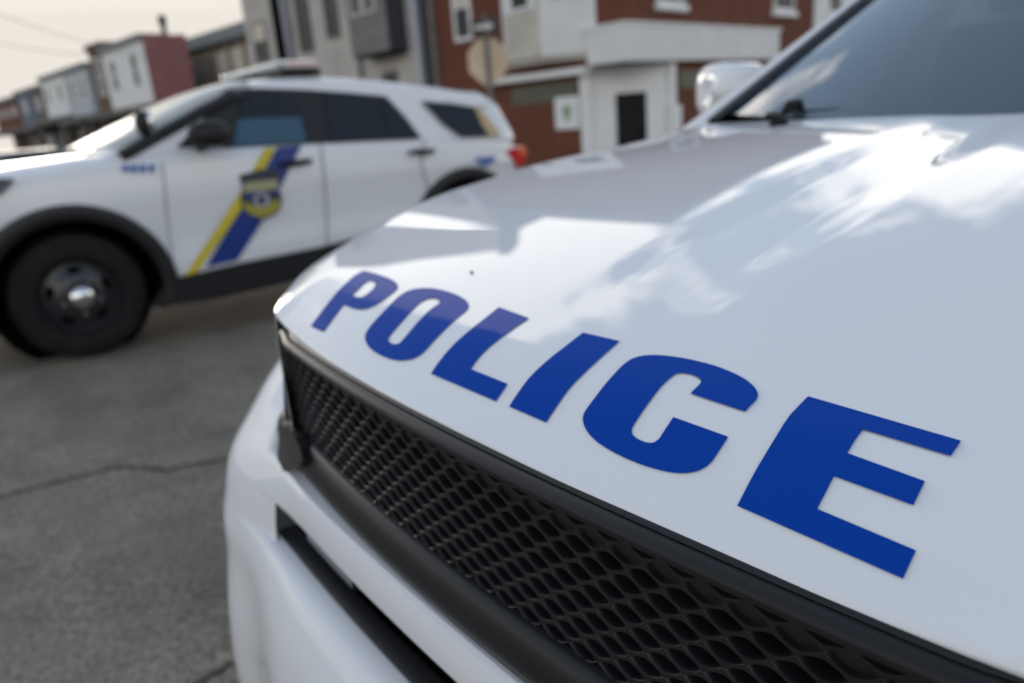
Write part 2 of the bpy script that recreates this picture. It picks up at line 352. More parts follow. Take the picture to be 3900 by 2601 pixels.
def hood_n(q):
    e = 1e-3; a = float(hood(q[0]+e, q[1])-hood(q[0]-e, q[1]))/(2*e); b2 = float(hood(q[0], q[1]+e)-hood(q[0], q[1]-e))/(2*e)
    n = np.array([-a, -b2, 1]); return n/np.linalg.norm(n)
def inside(pt, loops):
    c = False
    for lp in loops:
        for (x1, y1), (x2, y2) in zip(lp, lp[1:]+lp[:1]):
            if (y1 > pt[1]) != (y2 > pt[1]) and pt[0] < (x2-x1)*(pt[1]-y1)/(y2-y1)+x1: c = not c
    return c
def soften(lp):
    """round the outline between nearly straight corners (Chaikin), keep sharp corners"""
    outp = []; n = len(lp)
    for i in range(n):
        a, b2, c = (np.array(lp[(i+k) % n]) for k in (-1, 0, 1))
        u, v = b2-a, c-b2; ang = math.degrees(abs(math.atan2(u[0]*v[1]-u[1]*v[0], u@v)))
        if ang > 48: outp.append(tuple(b2))
        else: outp += [tuple(b2-u*.22), tuple(b2+v*.22)]
    return outp
def decal(name, loops, hit, m, parent, step=22):
    pts, edges = [], []
    for lp in loops:
        q = []
        for (x1, y1), (x2, y2) in zip(lp, lp[1:]+lp[:1]):
            k = max(1, int(math.hypot(x2-x1, y2-y1)/step))
            q += [(x1+(x2-x1)*i/k, y1+(y2-y1)*i/k) for i in range(k)]
        s = len(pts); pts += q; edges += [(s+i, s+(i+1) % len(q)) for i in range(len(q))]
    E0 = np.array(pts); xa, ya = np.array(loops[0]).min(0); xz, yz = np.array(loops[0]).max(0)
    for gx in np.arange(xa+step/2, xz, step):
        for gy in np.arange(ya+step/2, yz, step):
            if inside((gx, gy), loops) and np.min(np.hypot(E0[:, 0]-gx, E0[:, 1]-gy)) > step*.45: pts.append((gx, gy))
    V, _, F, *_r = geometry.delaunay_2d_cdt([Vector(p) for p in pts], edges, [], 0, 1e-4)
    F = [f for f in F if inside(sum((V[i] for i in f), Vector((0, 0)))/len(f), loops)]
    Q = [hit(p.x, p.y) for p in V]; o = cm(name, Q, F, m, parent, True)
    for p in o.data.polygons:
        if p.normal.z < 0: p.flip()
    o.data.normals_split_custom_set_from_vertices([tuple(hood_n(q)) for q in Q]); return o
def hh(px, py): q = hood_hit(px, py); return q+hood_n(q)*.0011
for k, loops in LET.items():
    o = decal('letter', [soften(l) for l in loops], hh, blue_vinyl, HOOD)
    o['label'] = 'blue letter %s of the word POLICE' % k
# small black plug in the bonnet and washer nozzles
q = hood_hit(1797, 1041); n = hood_n(q)
def oriented_box(name, q, ax, ay, az, sx, sy, sz, m, parent, bev=0):
    q, ax, ay, az = (np.array(k, float) for k in (q, ax, ay, az))
    V = [q+ax*a*sx+ay*b2*sy+az*c*sz for a in (-1, 1) for b2 in (-1, 1) for c in (-1, 1)]
    o = cm(name, V, BOXF, m, parent)
    if bev:
        bm = bmesh.new(); bm.from_mesh(o.data); bmesh.ops.bevel(bm, geom=bm.edges[:], offset=bev, segments=2, affect='EDGES'); bm.to_mesh(o.data); bm.free()
    return o
ax = np.array([.45, .89, 0]); ax -= n*(ax@n); ax /= np.linalg.norm(ax)
oriented_box('bonnet_plug', q+n*.0006, ax, np.cross(n, ax), n, .0036, .0013, .0016, rubber, HOOD)
for sgn in (1, -1):
    yv = YC+sgn*.345; zz = float(hood(1.37, yv)); n = hood_n((1.37, yv, zz))
    oriented_box('washer_nozzle', np.array([1.37, yv, zz])+n*.004, (1, 0, 0), (0, 1, 0), n, .013, .016, .009, rubber, HOOD, .005)

# wings either side (shoulder rolls down from the bonnet edge)
def wing(sgn):
    vs_ = np.concatenate([np.linspace(.462, .60, 16), np.linspace(.60, .72, 30)[1:]])
    E_ = [(float(xb(sgn*v)), sgn*v) for v in vs_]
    E_ += [(x, sgn*.72) for x in np.linspace(.82, 1.66, 24)]
    prof = [(.0005, -.0005), (.004, -.0025), (.010, -.008), (.020, -.02), (.03, -.04), (.037, -.08), (.045, -.16), (.06, -.26), (.06, -.42)]
    P = []
    for i, (x, v) in enumerate(E_):
        a = np.array(E_[max(i-1, 0)]); b2 = np.array(E_[min(i+1, len(E_)-1)]); d = b2-a; d /= np.linalg.norm(d)
        n = np.array([-d[1], d[0]])*sgn; k = .12+.88*float(sstep(.40, .72, x)); z = float(hood(x, v+YC))
        wide = 1+1.1*float(sstep(.55, .9, x))
        P.append([(x+n[0]*o*k*wide, v+YC+n[1]*o*k*wide, z+dz) for o, dz in prof])
    return cgrid('wing', P, paint)
wing(1); wing(-1)

# grille: trims swept along the bowed front
def zt(y): return T*(y-YC)
def sweep(name, prof, m, parent=CAR, y0=YC-.50, y1=YC+.445, n=70, k=None, cap=True, dxf=None, smooth=True, tuck=0):
    P = []
    for y in np.linspace(y0, y1, n):
        v = y-YC; x0 = float(plan(v)) if k is None else .316+k*v*v
        x0 += tuck*float(sstep(.38, .445, abs(v))); P.append([(x0+dx, y, z+zt(y)) for dx, z in prof])
    o = cgrid(name, P, m, parent, smooth)
    return auto_smooth(o, 50)
sweep('bonnet_seal', [(.012, .9985), (.0, .9987), (-.0026, .9980), (-.0034, .9968), (-.0026, .9957), (.0, .9950), (.012, .9950)], black_sat, tuck=.010, y1=YC+.435)
sweep('trim_gap_shade', [(.014, 1.002), (.012, .9952), (.006, .9935), (.006, .990), (.010, .985)], void)  # black strip added to paint the shade in the gap above the frame
GR = sweep('grille_frame', [(.010, .9935), (-.004, .9960), (-.0085, .9962), (-.0125, .9948), (-.0155, .9915), (-.0158, .9880), (-.0135, .9852), (-.009, .9835), (-.004, .9828), (.003, .980), (.02, .979)], black_pl, tuck=.010)
sweep('grille_backing', [(.040, 1.0), (.045, .97), (.045, .84), (.04, .80)], void, y0=YC-.56, y1=YC+.52)
# honeycomb: rounded diamonds, half a pitch offset row by row
PY, PZ, ZTOP = .0308, .0240, .960
V, F = [], []
def gx(y, z): return float(plan(y-YC))+.005
def lend(z): return .915+(.965-z)*.52
nA = 20
for r in range(-1, 14):
    zc = ZTOP-r*PZ/2
    for c in range(-20, 22):
        yc = .3954+(c+.5*(r % 2))*PY
        if yc > lend(zc) or yc < 2*YC-lend(zc) or zc < .846: continue
        s = len(V); blank = r <= 0
        for j in range(nA):
            a = 2*math.pi*j/nA; ca, sa = math.cos(a), math.sin(a)
            tdm = 1/(abs(ca)/(PY/2)+abs(sa)/(PZ/2))                       # tile edge
            e = 1.32; top = ((abs(ca)/.0128)**e+(abs(sa)/.0060)**e)**(-1/e)   # opening
            for rad, dep in ((tdm, 0), (top*1.18, 0), (top*1.10, .0008), (top, .0042), (top*.90, .014)):
                y, z = yc+ca*rad, zc+sa*rad
                V.append((gx(y, z)+dep*(1 if not (r == -1) else 1.3), y, z+zt(y)))
        for j in range(nA):
            k = (j+1) % nA; a, b2 = s+j*5, s+k*5
            for q in range(4):
                if blank and q == 3: continue
                F.append((a+q, b2+q, b2+q+1, a+q+1))
        if blank:      # closed cell with a faceted cushion
            for j in range(nA): V[s+j*5+4] = tuple(np.array(V[s+j*5+3])*.45+np.array([gx(yc, zc)+.0035 if r == 0 else gx(yc, zc)+.010, yc, zc+zt(yc)])*.55)
            for j in range(nA):
                k = (j+1) % nA; F.append((s+j*5+3, s+k*5+3, s+k*5+4, s+j*5+4))
            F.append(tuple(s+j*5+4 for j in range(nA)))
o = cm('grille_mesh', V, F, black_gr, CAR, False); auto_smooth(o, 38)
# end cheek of the grille
for sgn in (1, -1):
    P = []
    for z in np.linspace(.99, .80, 12):
        ya, yb = lend(z)-.004, .949+(.9725-z)*.62
        row = []
        for k in np.linspace(0, 1, 6):
            y = ya+(yb-ya)*k; row.append((float(plan(y-YC))+.010-.014*math.sin(math.pi*min(k*1.3, 1)), YC+sgn*(y-YC), z+zt(YC+sgn*(y-YC))))
        P.append(row)
    cgrid('grille_cheek', P, black_sat)
# satin lip below the mesh
sweep('grille_lip', [(.022, .846), (.002, .8455), (-.003, .843), (-.008, .834), (-.0125, .821), (-.013, .808), (-.010, .798), (-.005, .792), (.004, .789), (.02, .788)], black_sat, y0=YC-.60, y1=YC+.545)
def onfront(px, py, dx):
    v = LC.ray(px, py); ts = np.linspace(.3, 2.2, 4000); Q = LC.C+ts[:, None]*v
    i = int(np.argmax(Q[:, 0]-plan(Q[:, 1]-YC)-dx > 0)); return Q[i]
for sgn in (1, -1):
    q0, q1, q2 = onfront(1075, 1622, -.012), onfront(1150, 1745, -.018), onfront(1052, 1795, -.030); pn = np.cross(q1-q0, q2-q0)
    A5 = [LC.on(p, q0, pn) for p in ((1068, 1612), (1096, 1628), (1124, 1664), (1142, 1705), (1152, 1750), (1132, 1782), (1095, 1786), (1072, 1797), (1050, 1795), (1056, 1720))]
    A5 = [a if sgn > 0 else np.array([a[0], 2*YC-a[1], a[2]-2*T*(a[1]-YC)]) for a in A5]
    cm('lip_end', A5+[a+np.array([.03, 0, -.004]) for a in A5], [tuple(range(10)), tuple(range(19, 9, -1))]+[(i, (i+1) % 10, 10+(i+1) % 10, 10+i) for i in range(10)], black_sat)
sweep('lip_seal', [(.02, .793), (-.002, .7915), (-.005, .789), (-.003, .7865), (.02, .786)], rubber, y0=YC-.60, y1=YC+.55)
# bumper
_C = hermite([.30, .37, .45, .525, .59, .635, .667, .681, .69], [.262, .232, .219, .213, .222, .236, .254, .266, .272])
CTOP = [(.700, .712), (.698, .706)]
_K = hermite([.30, .387, .486, .601, .647, .689, .754, .807, .846, .90], [.246, .245, .253, .272, .276, .287, .309, .351, .384, .44])
def bump_x(v, z, c): 
    a = abs(v); wv = float(sstep(.34, .60, a)); xc = c+.08*v*v
    return xc*(1-wv)+float(_K(z))*wv
def corner(v):     # plan: past .60 the corner turns round the side
    return v
# lower face (below the slot)
def bumper_part(name, prof, v0, v1, m, n=80, kmix=1.0):
    P = []
    for v in np.linspace(v0, v1, n):
        row = []
        for c, z in prof:
            a = min(abs(v), .62); over = max(abs(v)-.62, 0); x = bump_x(math.copysign(a, v), z, c)
            ang = min(over/.16, 1)*math.pi/2; Rr = .16
            yy = math.copysign(a+Rr*math.sin(ang)+max(over-.16, 0)*.12, v); xx = x+Rr*(1-math.cos(ang))+max(over-.16, 0)*1.0
            row.append((xx, yy+YC, z+zt(yy+YC)))
        P.append(row)
    return auto_smooth(cgrid(name, P, m), 30)
low = [(float(_C(z)), z) for z in np.linspace(.30, .667, 26)]+[(.266, .680), (.272, .6825), (.285, .6835), (.300, .684), (.335, .684)]
BUMP = bumper_part('bumper', low, -.95, .95, paint)
upp = [(.345, .742), (.305, .742), (.299, .7415), (.2955, .7435), (.2945, .748), (.297, .765), (.300, .778), (.303, .784), (.308, .787), (.335, .787)]
bumper_part('bumper_bar', upp, -.56, .56, paint)
# bumper corner under the headlamp: rises beside the grille
def cheek(sgn):
    P = []
    for v in np.linspace(.478, .95, 56):
        row = []
        for z in np.linspace(.655, .905, 30):
            over = max(v-.62, 0); a = min(v, .62)
            wv = float(sstep(.34, .60, v)); xcn = .300+.08*v*v+.06*max(z-.787, 0)/.1
            x = float(_K(z))*wv+max(xcn, float(_K(z)))*(1-wv)
            ang = min(over/.16, 1)*math.pi/2; Rr = .16
            yy = a+Rr*math.sin(ang)+max(over-.16, 0)*.12; xx = x+Rr*(1-math.cos(ang))+max(over-.16, 0)
            lim = .79+.09*float(sstep(.535, .585, v))
            zz = min(z, lim+.0*z)
            row.append((xx, YC+sgn*yy, zz+zt(YC+sgn*yy)))
        P.append(row)
    return auto_smooth(cgrid('bumper_corner', P, paint), 30)
cheek(1); cheek(-1)
# slot: black insert and clear lamp
def slot(name, prof, y0, y1, m): return sweep(name, prof, m, y0=y0, y1=y1, k=.08)
slot('bumper_slot', [(-.008, .7435), (.05, .745), (.06, .73), (.05, .6845), (-.020, .6855)], YC-.50, YC+.50, void)
slot('slot_edging', [(.0, .6855), (-.022, .6865), (-.026, .6885), (-.022, .6905), (.0, .6905)], YC-.49, YC+.49, black_sat)
slot('slot_lamp', [(.02, .7415), (-.010, .7415), (-.016, .735), (-.016, .722), (-.010, .716), (.02, .716)], YC+.245, YC+.385, pale_lens)
slot('slot_lamp', [(.02, .7415), (-.010, .7415), (-.016, .735), (-.016, .722), (-.010, .716), (.02, .716)], YC-.385, YC-.245, pale_lens)
# headlamps behind the grille ends
for sgn in (1, -1):
    P = []
    for v in np.linspace(.475, .715, 30):
        x = float(xb(v))+.012; P.append([(x+.01*k+(.02 if k in (0, 5) else 0), YC+sgn*v, .985-.10*k/5*(1-.35*(v-.475)/.24)+zt(YC+sgn*v)+.03*(v-.475)/.24) for k in range(6)])
    cgrid('headlight', P, lamp_dark)
# scuttle, windscreen, pillars, roof, doors
def wbase(v): return np.array([1.475+.19*(abs(v)/.70)**2, YC+v, 1.192+.012*min(abs(v)/.5, 1)+T*v])
APX = [((2770, 435), 1.135), ((3000, 235), 1.115), ((3310, 0), 1.085)]
A0 = LC.on(APX[0][0], (0, APX[0][1], 0), (0, 1, 0)); A2 = LC.on(APX[2][0], (0, APX[2][1], 0), (0, 1, 0))
ATOP = A0+(A2-A0)*1.62
def mirror_y(p): return np.array([p[0], 2*YC-p[1], p[2]-2*T*(p[1]-YC)])
P = []
for s in np.linspace(0, 1, 24):
    row = []
    for k in np.linspace(-1, 1, 31):
        e = A0+(ATOP-A0)*s; half = (e[1]-YC)*k
        row.append((e[0]-.20*(1-k*k)*(1-.4*s), YC+half, e[2]+T*(half-(e[1]-YC))+.05*(1-k*k)*s-.012*(1-k*k)*(1-s)))
    P.append(row)
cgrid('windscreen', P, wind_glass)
P = []
for v in np.linspace(-.70, .70, 41):
    b2 = rear(v); z = float(hood(b2, v+YC))
    P.append([(b2+.0, v+YC, z-.02), (b2+.02, v+YC, z-.012), (b2+.06, v+YC, z-.008), (b2+.11, v+YC, z+.012)])
cgrid('scuttle_panel', P, black_pl)
for sgn in (1, -1):
    W = lambda p: np.array(p) if sgn > 0 else mirror_y(p)
    p0, p1 = A0+np.array([-.11, .035, -.035]), ATOP
    o = [np.array([0, 0, 0]), np.array([-.012, .018, .006]), np.array([-.008, .045, .004]), np.array([.03, .075, -.012]), np.array([.08, .085, -.04]), np.array([.12, .05, -.05])]
    P = [[W(A0+np.array([-.10, .03, -.04])+(ATOP-(A0+np.array([-.10, .03, -.04])))*s+q*(1 if s > 0 else 1)) for q in o] for s in np.linspace(0, 1, 14)]
    cgrid('windscreen_pillar', P, paint)
    P = [[W(A0+(ATOP-A0)*s+q) for q in (np.array([-.012, -.012, .006]), np.array([-.018, .004, .010]), np.array([-.014, .016, .010]), np.array([.0, .02, .0]))] for s in np.linspace(-.04, 1, 14)]
    cgrid('pillar_trim', P, black_sat)
    # black corner triangle
    tri = [LC.on(p, (0, 1.19, 0), (0, 1, 0)) for p in ((2650, 470), (2775, 385), (2770, 450))]
    V = [W(p) for p in tri]+[W(p+np.array([.01, -.05, -.02])) for p in tri]
    cm('scuttle_corner', V, [(0, 1, 2), (3, 5, 4), (0, 1, 4, 3), (1, 2, 5, 4), (2, 0, 3, 5)], black_sat)
    # door mirror: shell, glass, arm
    cpos = np.array([2.17, 1.49, 1.275])
    P = []
    for a in np.linspace(0, math.pi/2, 9):                 # rounded front shell
        ring = []
        for j in range(24):
            b2 = 2*math.pi*j/24; ex = .72
            yy = math.copysign(abs(math.cos(b2))**ex, math.cos(b2)); zz = math.copysign(abs(math.sin(b2))**ex, math.sin(b2))
            ring.append(W(cpos+np.array([-.09*math.cos(a)+.03*yy, 0.128*yy*math.sin(a)**.6+.0, (.088+.012*yy)*zz*math.sin(a)**.6])))
        P.append(ring)
    P.append([W(np.array(p if sgn > 0 else mirror_y(p))+np.array([.07, 0, 0])) for p in P[-1]])
    o = cgrid('door_mirror', P, paint, CAR, True, True)
    g = [np.array(p)+np.array([-.004, 0, 0]) for p in P[-1]]
    cm('mirror_glass', g, [tuple(range(len(g)))], chrome, o)
    tb, tf = tubev([W(cpos+np.array([.04, -.10, -.07])), W(cpos+np.array([.06, -.20, -.09])), W(np.array([2.25, 1.22, 1.16]))], .035, 10)
    cm('mirror_arm', tb, tf, black_sat, o, True)
# wipers
def wiper(pts, r):
    V, F = tubev(pts, r, 8); return cm('wiper', V, F, rubber, CAR, True)
def near_glass(px, py, y): return LC.on((px, py), (0, y, 0), (0, 1, 0))
w0 = [near_glass(2985, 428, .90), near_glass(3005, 404, .90), near_glass(3045, 398, .89), near_glass(3068, 428, .88)]
o = wiper(w0, [.007, .012, .012, .007])
pts = [np.array([1.56, .97, 1.207]), np.array([1.53, .80, 1.208]), np.array([1.505, .62, 1.204]), np.array([1.50, .40, 1.197]), np.array([1.50, .10, 1.188])]
wiper(pts, .006)
# cabin and hull behind (mostly outside the frame)
def loft(name, stations, m, parent, yc, origin, ang=32):
    """stations: (x, [(half_y, z) from bottom centre to top centre])"""
    P = []
    for x, pr in stations:
        ring = [(x, yc-h, z) for h, z in pr]+[(x, yc+h, z) for h, z in pr[::-1] if h > 0]
        P.append(ring)
    n = len(P[0]); V = [np.array(p)-origin for r_ in P for p in r_]; F = []
    for i in range(len(P)-1):
        for j in range(n): F.append((i*n+j, i*n+(j+1) % n, (i+1)*n+(j+1) % n, (i+1)*n+j))
    F.append(tuple(range(n))[::-1]); F.append(tuple((len(P)-1)*n+k for k in range(n)))
    o = mesh(name, V, F, m, parent); auto_smooth(o, ang); return o
st = [(1.62, [(0, .30), (.86, .30), (.93, .42), (.955, .7), (.95, 1.0), (.90, 1.14), (0, 1.15)])]
st += [(x, [(0, .28), (.88, .28), (.95, .42), (.965, .7), (.955, 1.0), (.92, 1.17), (0, 1.18)]) for x in (2.2, 3.2, 4.2)]
st += [(4.9, [(0, .34), (.84, .34), (.90, .45), (.92, .7), (.90, 1.0), (.84, 1.15), (0, 1.16)]), (5.12, [(0, .5), (.70, .5), (.78, .55), (.80, .7), (.78, .95), (.72, 1.05), (0, 1.06)])]
hull = loft('body_side', st, paint, CAR, YC, CO)
rt = float(ATOP[0]); zr = float(ATOP[2])
st = [(rt-.03, [(0, zr-.05), (.58, zr-.06), (.60, zr-.03), (.52, zr+.025), (0, zr+.055)]), (rt+.9, [(0, zr-.03), (.60, zr-.06), (.62, zr-.02), (.54, zr+.05), (0, zr+.085)]),
      (rt+2.0, [(0, zr-.05), (.58, zr-.08), (.60, zr-.05), (.52, zr+.02), (0, zr+.05)]), (rt+2.4, [(0, zr-.12), (.54, zr-.14), (.55, zr-.12), (.48, zr-.06), (0, zr-.04)])]
loft('roof', st, paint, CAR, YC, CO)
for sgn in (1, -1):
    yb, ytp = YC+sgn*.92, YC+sgn*.615
    def sw(x, k): return np.array([x, yb+(ytp-yb)*k, 1.17+(zr-.05-1.17)*k])
    for xa, xc, xd, xe in ((1.78, 2.95, 2.90, float(ATOP[0])+.02), (3.02, 3.95, 3.85, 2.98), (4.05, 4.85, 4.55, 3.98)):
        cm('side_window', [sw(xa, 0), sw(xc, 0), sw(xd, 1), sw(max(xe, xa) if xe > xa else xe, 1)], [(0, 1, 2, 3)], tint_glass)
    for xa, xd in ((2.98, 2.94), (4.0, 3.92), (4.92, 4.6)):
        cm('window_pillar', [sw(xa-.045, 0), sw(xa+.045, 0), sw(xd+.05, 1), sw(xd-.05, 1)]+[sw(xa-.045, 0)-(0, sgn*.04, 0), sw(xa+.045, 0)-(0, sgn*.04, 0), sw(xd+.05, 1)-(0, sgn*.04, 0), sw(xd-.05, 1)-(0, sgn*.04, 0)],
           [(0, 1, 2, 3), (4, 7, 6, 5), (0, 1, 5, 4), (1, 2, 6, 5), (2, 3, 7, 6), (3, 0, 4, 7)], black_sat)
box('dashboard', CAR, interior, 1.72-CO[0], 2.15-CO[0], -.68, .68, .9-CO[2], 1.185-CO[2], .04)
for sgn in (1, -1):
    yc = sgn*.38
    box('seat', CAR, interior, 2.75-CO[0], 2.95-CO[0], yc-.25, yc+.25, .7-CO[2], 1.42-CO[2], .06)
    box('head_restraint', CAR, interior, 2.82-CO[0], 2.93-CO[0], yc-.13, yc+.13, 1.44-CO[2], 1.62-CO[2], .04)
box('floor_pan', CAR, interior, .5-CO[0], 4.8-CO[0], -.8, .8, .26-CO[2], .34-CO[2])
def wheel(parent, hub, side, r, origin, cap=chrome, name='wheel'):
    """side -1: outer face towards -Y, +1 towards +Y"""
    h = np.array(hub)-origin; s = r/.39; f = -side
    tyre = lathe(name, parent, tyre_m, [(a*s, b2*f) for a, b2 in [(.235, .045), (.245, .012), (.27, .002), (.31, -.004), (.35, .004), (.375, .022), (.388, .05), (.39, .09), (.39, .18), (.385, .215), (.36, .245), (.28, .255), (.235, .23)]], h)
    rim = lathe('rim', tyre, steel, [(a*s, b2*f) for a, b2 in [(.238, .04), (.228, .022), (.222, .03), (.215, .07), (.205, .085), (.185, .08), (.15, .062), (.12, .045), (.095, .04), (.0, .04)]], h)
    for k in range(5):
        a = 2*math.pi*(k+.25)/5; c = h+np.array([math.cos(a)*.165*s, .069*f, math.sin(a)*.165*s]); tvec = np.array([-math.sin(a), 0, math.cos(a)]); rvec = np.array([math.cos(a), .55*f*.0, math.sin(a)])
        V = [c+tvec*math.cos(q)*.042*s+rvec*math.sin(q)*.024*s+np.array([0, -.004*f+.0*q, 0]) + np.array([0, .35*math.sin(q)*.024*f, 0]) for q in np.linspace(0, 2*math.pi, 16, endpoint=False)]
        mesh('rim_hole_shade', V, [tuple(range(16))], void, tyre)  # flat black disc painting the dark of a wheel hole
    for k in range(5):
        a = 2*math.pi*(k+.75)/5; c = h+np.array([math.cos(a)*.108*s, .03*f, math.sin(a)*.108*s])
        V, F_ = tubev([c+np.array([0, .012*f, 0]), c+np.array([0, -.012*f, 0])], .012*s, 6); mesh('wheel_nut', V, F_, chrome, tyre)
    lathe('hub_cap', tyre, cap, [(a*s, b2*f) for a, b2 in [(.088, .045), (.086, .02), (.078, -.005), (.06, -.03), (.035, -.042), (.012, -.046), (.0, -.046)]], h, 32)
    return tyre
for x in (1.15, 4.19):
    for sgn in (1, -1): wheel(CAR, (x, YC+sgn*.955, zg(x)+.39), sgn, .39, CO)

# ------------------------------------------------------------------ second police car, side on
YS = 5.30
SUV = thing('police_car', (2.2, YS+1.0, zg(2.2, YS+1)), 'white police car seen side on with blue and yellow door stripe and badge', 'police car')
SO = np.array(SUV.location); SYC = YS+1.0
def sm(name, verts, faces, m, parent=SUV, smooth=False): return mesh(name, verts, faces, m, parent, smooth, origin=SO)
belt = hermite([-.2, .25, .745, 1.2, 1.6, 2.4, 3.4, 4.1, 4.4, 4.6], [1.00, 1.10, 1.155, 1.185, 1.195, 1.17, 1.128, 1.09, 1.05, 1.0])
def sect(x, wd, zb, top=None):
    bz = float(belt(x)); top = bz if top is None else top
    return (x, [(0, zb), (wd-.10, zb), (wd-.03, zb+.10), (wd-.002, .43), (wd-.020, .52), (wd-.032, .66), (wd-.012, .85), (wd-.001, bz-.20), (wd-.018, bz-.15), (wd-.014, bz-.08), (wd-.032, bz-.03), (wd-.075, bz), (wd-.30, (bz+top)/2+.012), (0, top)])
st = [sect(-.17, .74, .42, 1.03), sect(-.10, .85, .34, 1.06), sect(.02, .93, .30, 1.10), sect(.25, .975, .27, 1.16), sect(.6, .995, .25, 1.205), sect(.95, 1.0, .25, 1.225), sect(1.2, 1.0, .24, 1.235)]
st += [sect(x, 1.0, .23) for x in (1.5, 2.0, 2.6, 3.2, 3.7)]+[sect(4.1, .99, .24), sect(4.38, .965, .30), sect(4.52, .91, .38), sect(4.60, .80, .48)]
body = loft('body', st, paint2, SUV, SYC, SO, 28)
HF, HR = (.765, .345), (3.86, .26)
cut(body, [cyl_y(h, .50, a, b2) for h in (HF, HR) for a, b2 in ((YS-.2, YS+.36), (YS+1.64, YS+2.2))])
auto_smooth(body, 28)
for h in (HF, HR):
    for sgn, yy in ((-1, YS), (1, YS+2)):
        wheel(SUV, (h[0], yy+(.03 if sgn < 0 else -.03), h[1]+.01), sgn, .402, SO)
        c = np.array([h[0], yy, h[1]])-SO                                     # arch moulding and liner
        P = []
        for a in np.linspace(R(-14), R(194), 44):
            P.append([(c[0]+math.cos(a)*q, c[1]+sgn*o, c[2]+math.sin(a)*q) for q, o in ((.493, -.05), (.495, .012), (.507, .022), (.56, .024), (.588, .016), (.596, -.004), (.596, -.03))])
        auto_smooth(grid('arch_moulding', P, black_sat, SUV), 40)
        P = [[(c[0]+math.cos(a)*.497, c[1]-sgn*o, c[2]+math.sin(a)*.497) for o in (.0, .35)] for a in np.linspace(R(-20), R(200), 30)]
        grid('arch_liner', P, void, SUV)
        mesh('arch_liner', [(c[0]+math.cos(a)*.498, c[1]-sgn*.335, c[2]+math.sin(a)*.498) for a in np.linspace(0, 2*math.pi, 40, endpoint=False)], [tuple(range(40))], void, SUV)
def onS(px, py, off=-.004): return LC.on((px, py), (0, YS+off, 0), (0, 1, 0))
K = 3900/2351
def D(pts): return [(a*K, b2*K) for a, b2 in pts]
def side_panel(name, dpts, m, off=-.004, th=.004, parent=SUV):
    return prism(name, parent, m, [onS(*p, off)-SO for p in D(dpts)], (0, 1, 0), th)
# sill cladding, stripes, badge
side_panel('sill_cladding', [(378, 655), (400, 640), (560, 603), (736, 568), (980, 505), (985, 560), (640, 655), (480, 690), (345, 708)], black_sat, -.016, .05)
def door_y(z): return 0
side_panel('blue_stripe', [(637, 338), (692, 334), (640, 440), (598, 515), (545, 598), (472, 614), (530, 520), (590, 425)], blue_far, -.003)
side_panel('yellow_stripe', [(609, 341), (633, 339), (585, 430), (530, 515), (450, 627), (424, 633), (500, 525), (560, 430)], yellow_far, -.003)
bd = side_panel('badge', [(549, 402), (575, 396), (600, 388), (622, 390), (640, 388), (643, 415), (640, 432), (648, 455), (645, 478), (632, 492), (600, 506), (572, 494), (556, 478), (552, 455), (558, 432)], mat('badge_navy', (.02, .028, .05), .4, coat=.4), -.007)
side_panel('badge_band', [(560, 420), (638, 412), (640, 434), (562, 443)], mat('badge_cream', (.36, .35, .20), .5), -.009, .002, bd)
side_panel('badge_ring', [(560, 462), (575, 470), (598, 474), (622, 466), (640, 455), (644, 476), (630, 489), (600, 501), (572, 490), (560, 478)], gold_far, -.009, .002, bd)
cc = np.array((601, 459)); side_panel('badge_seal', [tuple(cc+np.array((math.cos(a)*19, math.sin(a)*17))) for a in np.linspace(0, 2*math.pi, 18, endpoint=False)], mat('badge_seal', (.32, .33, .42), .5), -.0105, .002, bd)
side_panel('badge_panel', [(560, 446), (640, 438), (641, 452), (624, 444), (600, 441), (578, 449), (566, 460)], blue_far, -.0088, .002, bd)
side_panel('badge_figure', [(594, 452), (602, 449), (608, 456), (606, 468), (598, 470), (593, 462)], void, -.0125, .002, bd)
# blue unit number and rear wording: upright strokes as far as they can be made out
blue_txt = mat('blue_marking', (.03, .12, .42), .4, coat=.3)
for x0 in (281, 300, 320, 341):
    side_panel('unit_number', [(x0, 379), (x0+13, 377), (x0+15, 394), (x0+3, 397)], blue_txt, -.006)
for a, b2 in ((1094, 362), (1105, 361), (1117, 360), (1128, 359)):
    side_panel('rear_marking', [(a, b2), (a+8, b2), (a+9, b2+11), (a+1, b2+11)], blue_txt, -.004, .012)
side_panel('rear_marking', [(1103, 376), (1125, 372), (1126, 379), (1105, 383)], blue_txt, -.004, .012)
# shut lines
gap_m = mat('shut_line', (.06, .065, .07), .8)
def shut(dp, wd=2.2): side_panel('shut_line', [(a-wd/2, b2) for a, b2 in dp]+[(a+wd/2, b2) for a, b2 in dp[::-1]], gap_m, -.0022, .002)
shut([(372, 372), (377, 420), (384, 500), (396, 600), (402, 638)]); shut([(737, 330), (744, 400), (750, 480), (752, 562)]); shut([(976, 320), (968, 380), (985, 440)])
# handles
for x0, x1, y0, y1 in ((643, 712, 379, 370), (941, 994, 350, 347)):
    V, F = tubev([onS(x0*K, y0*K, -.012)-SO, onS((x0*.8+x1*.2)*K, (y0*.8+y1*.2)*K, -.045)-SO, onS((x0*.2+x1*.8)*K, (y0*.2+y1*.8)*K, -.045)-SO, onS(x1*K, y1*K, -.012)-SO], .022, 10)
    mesh('door_handle', V, F, black_sat, SUV, True)
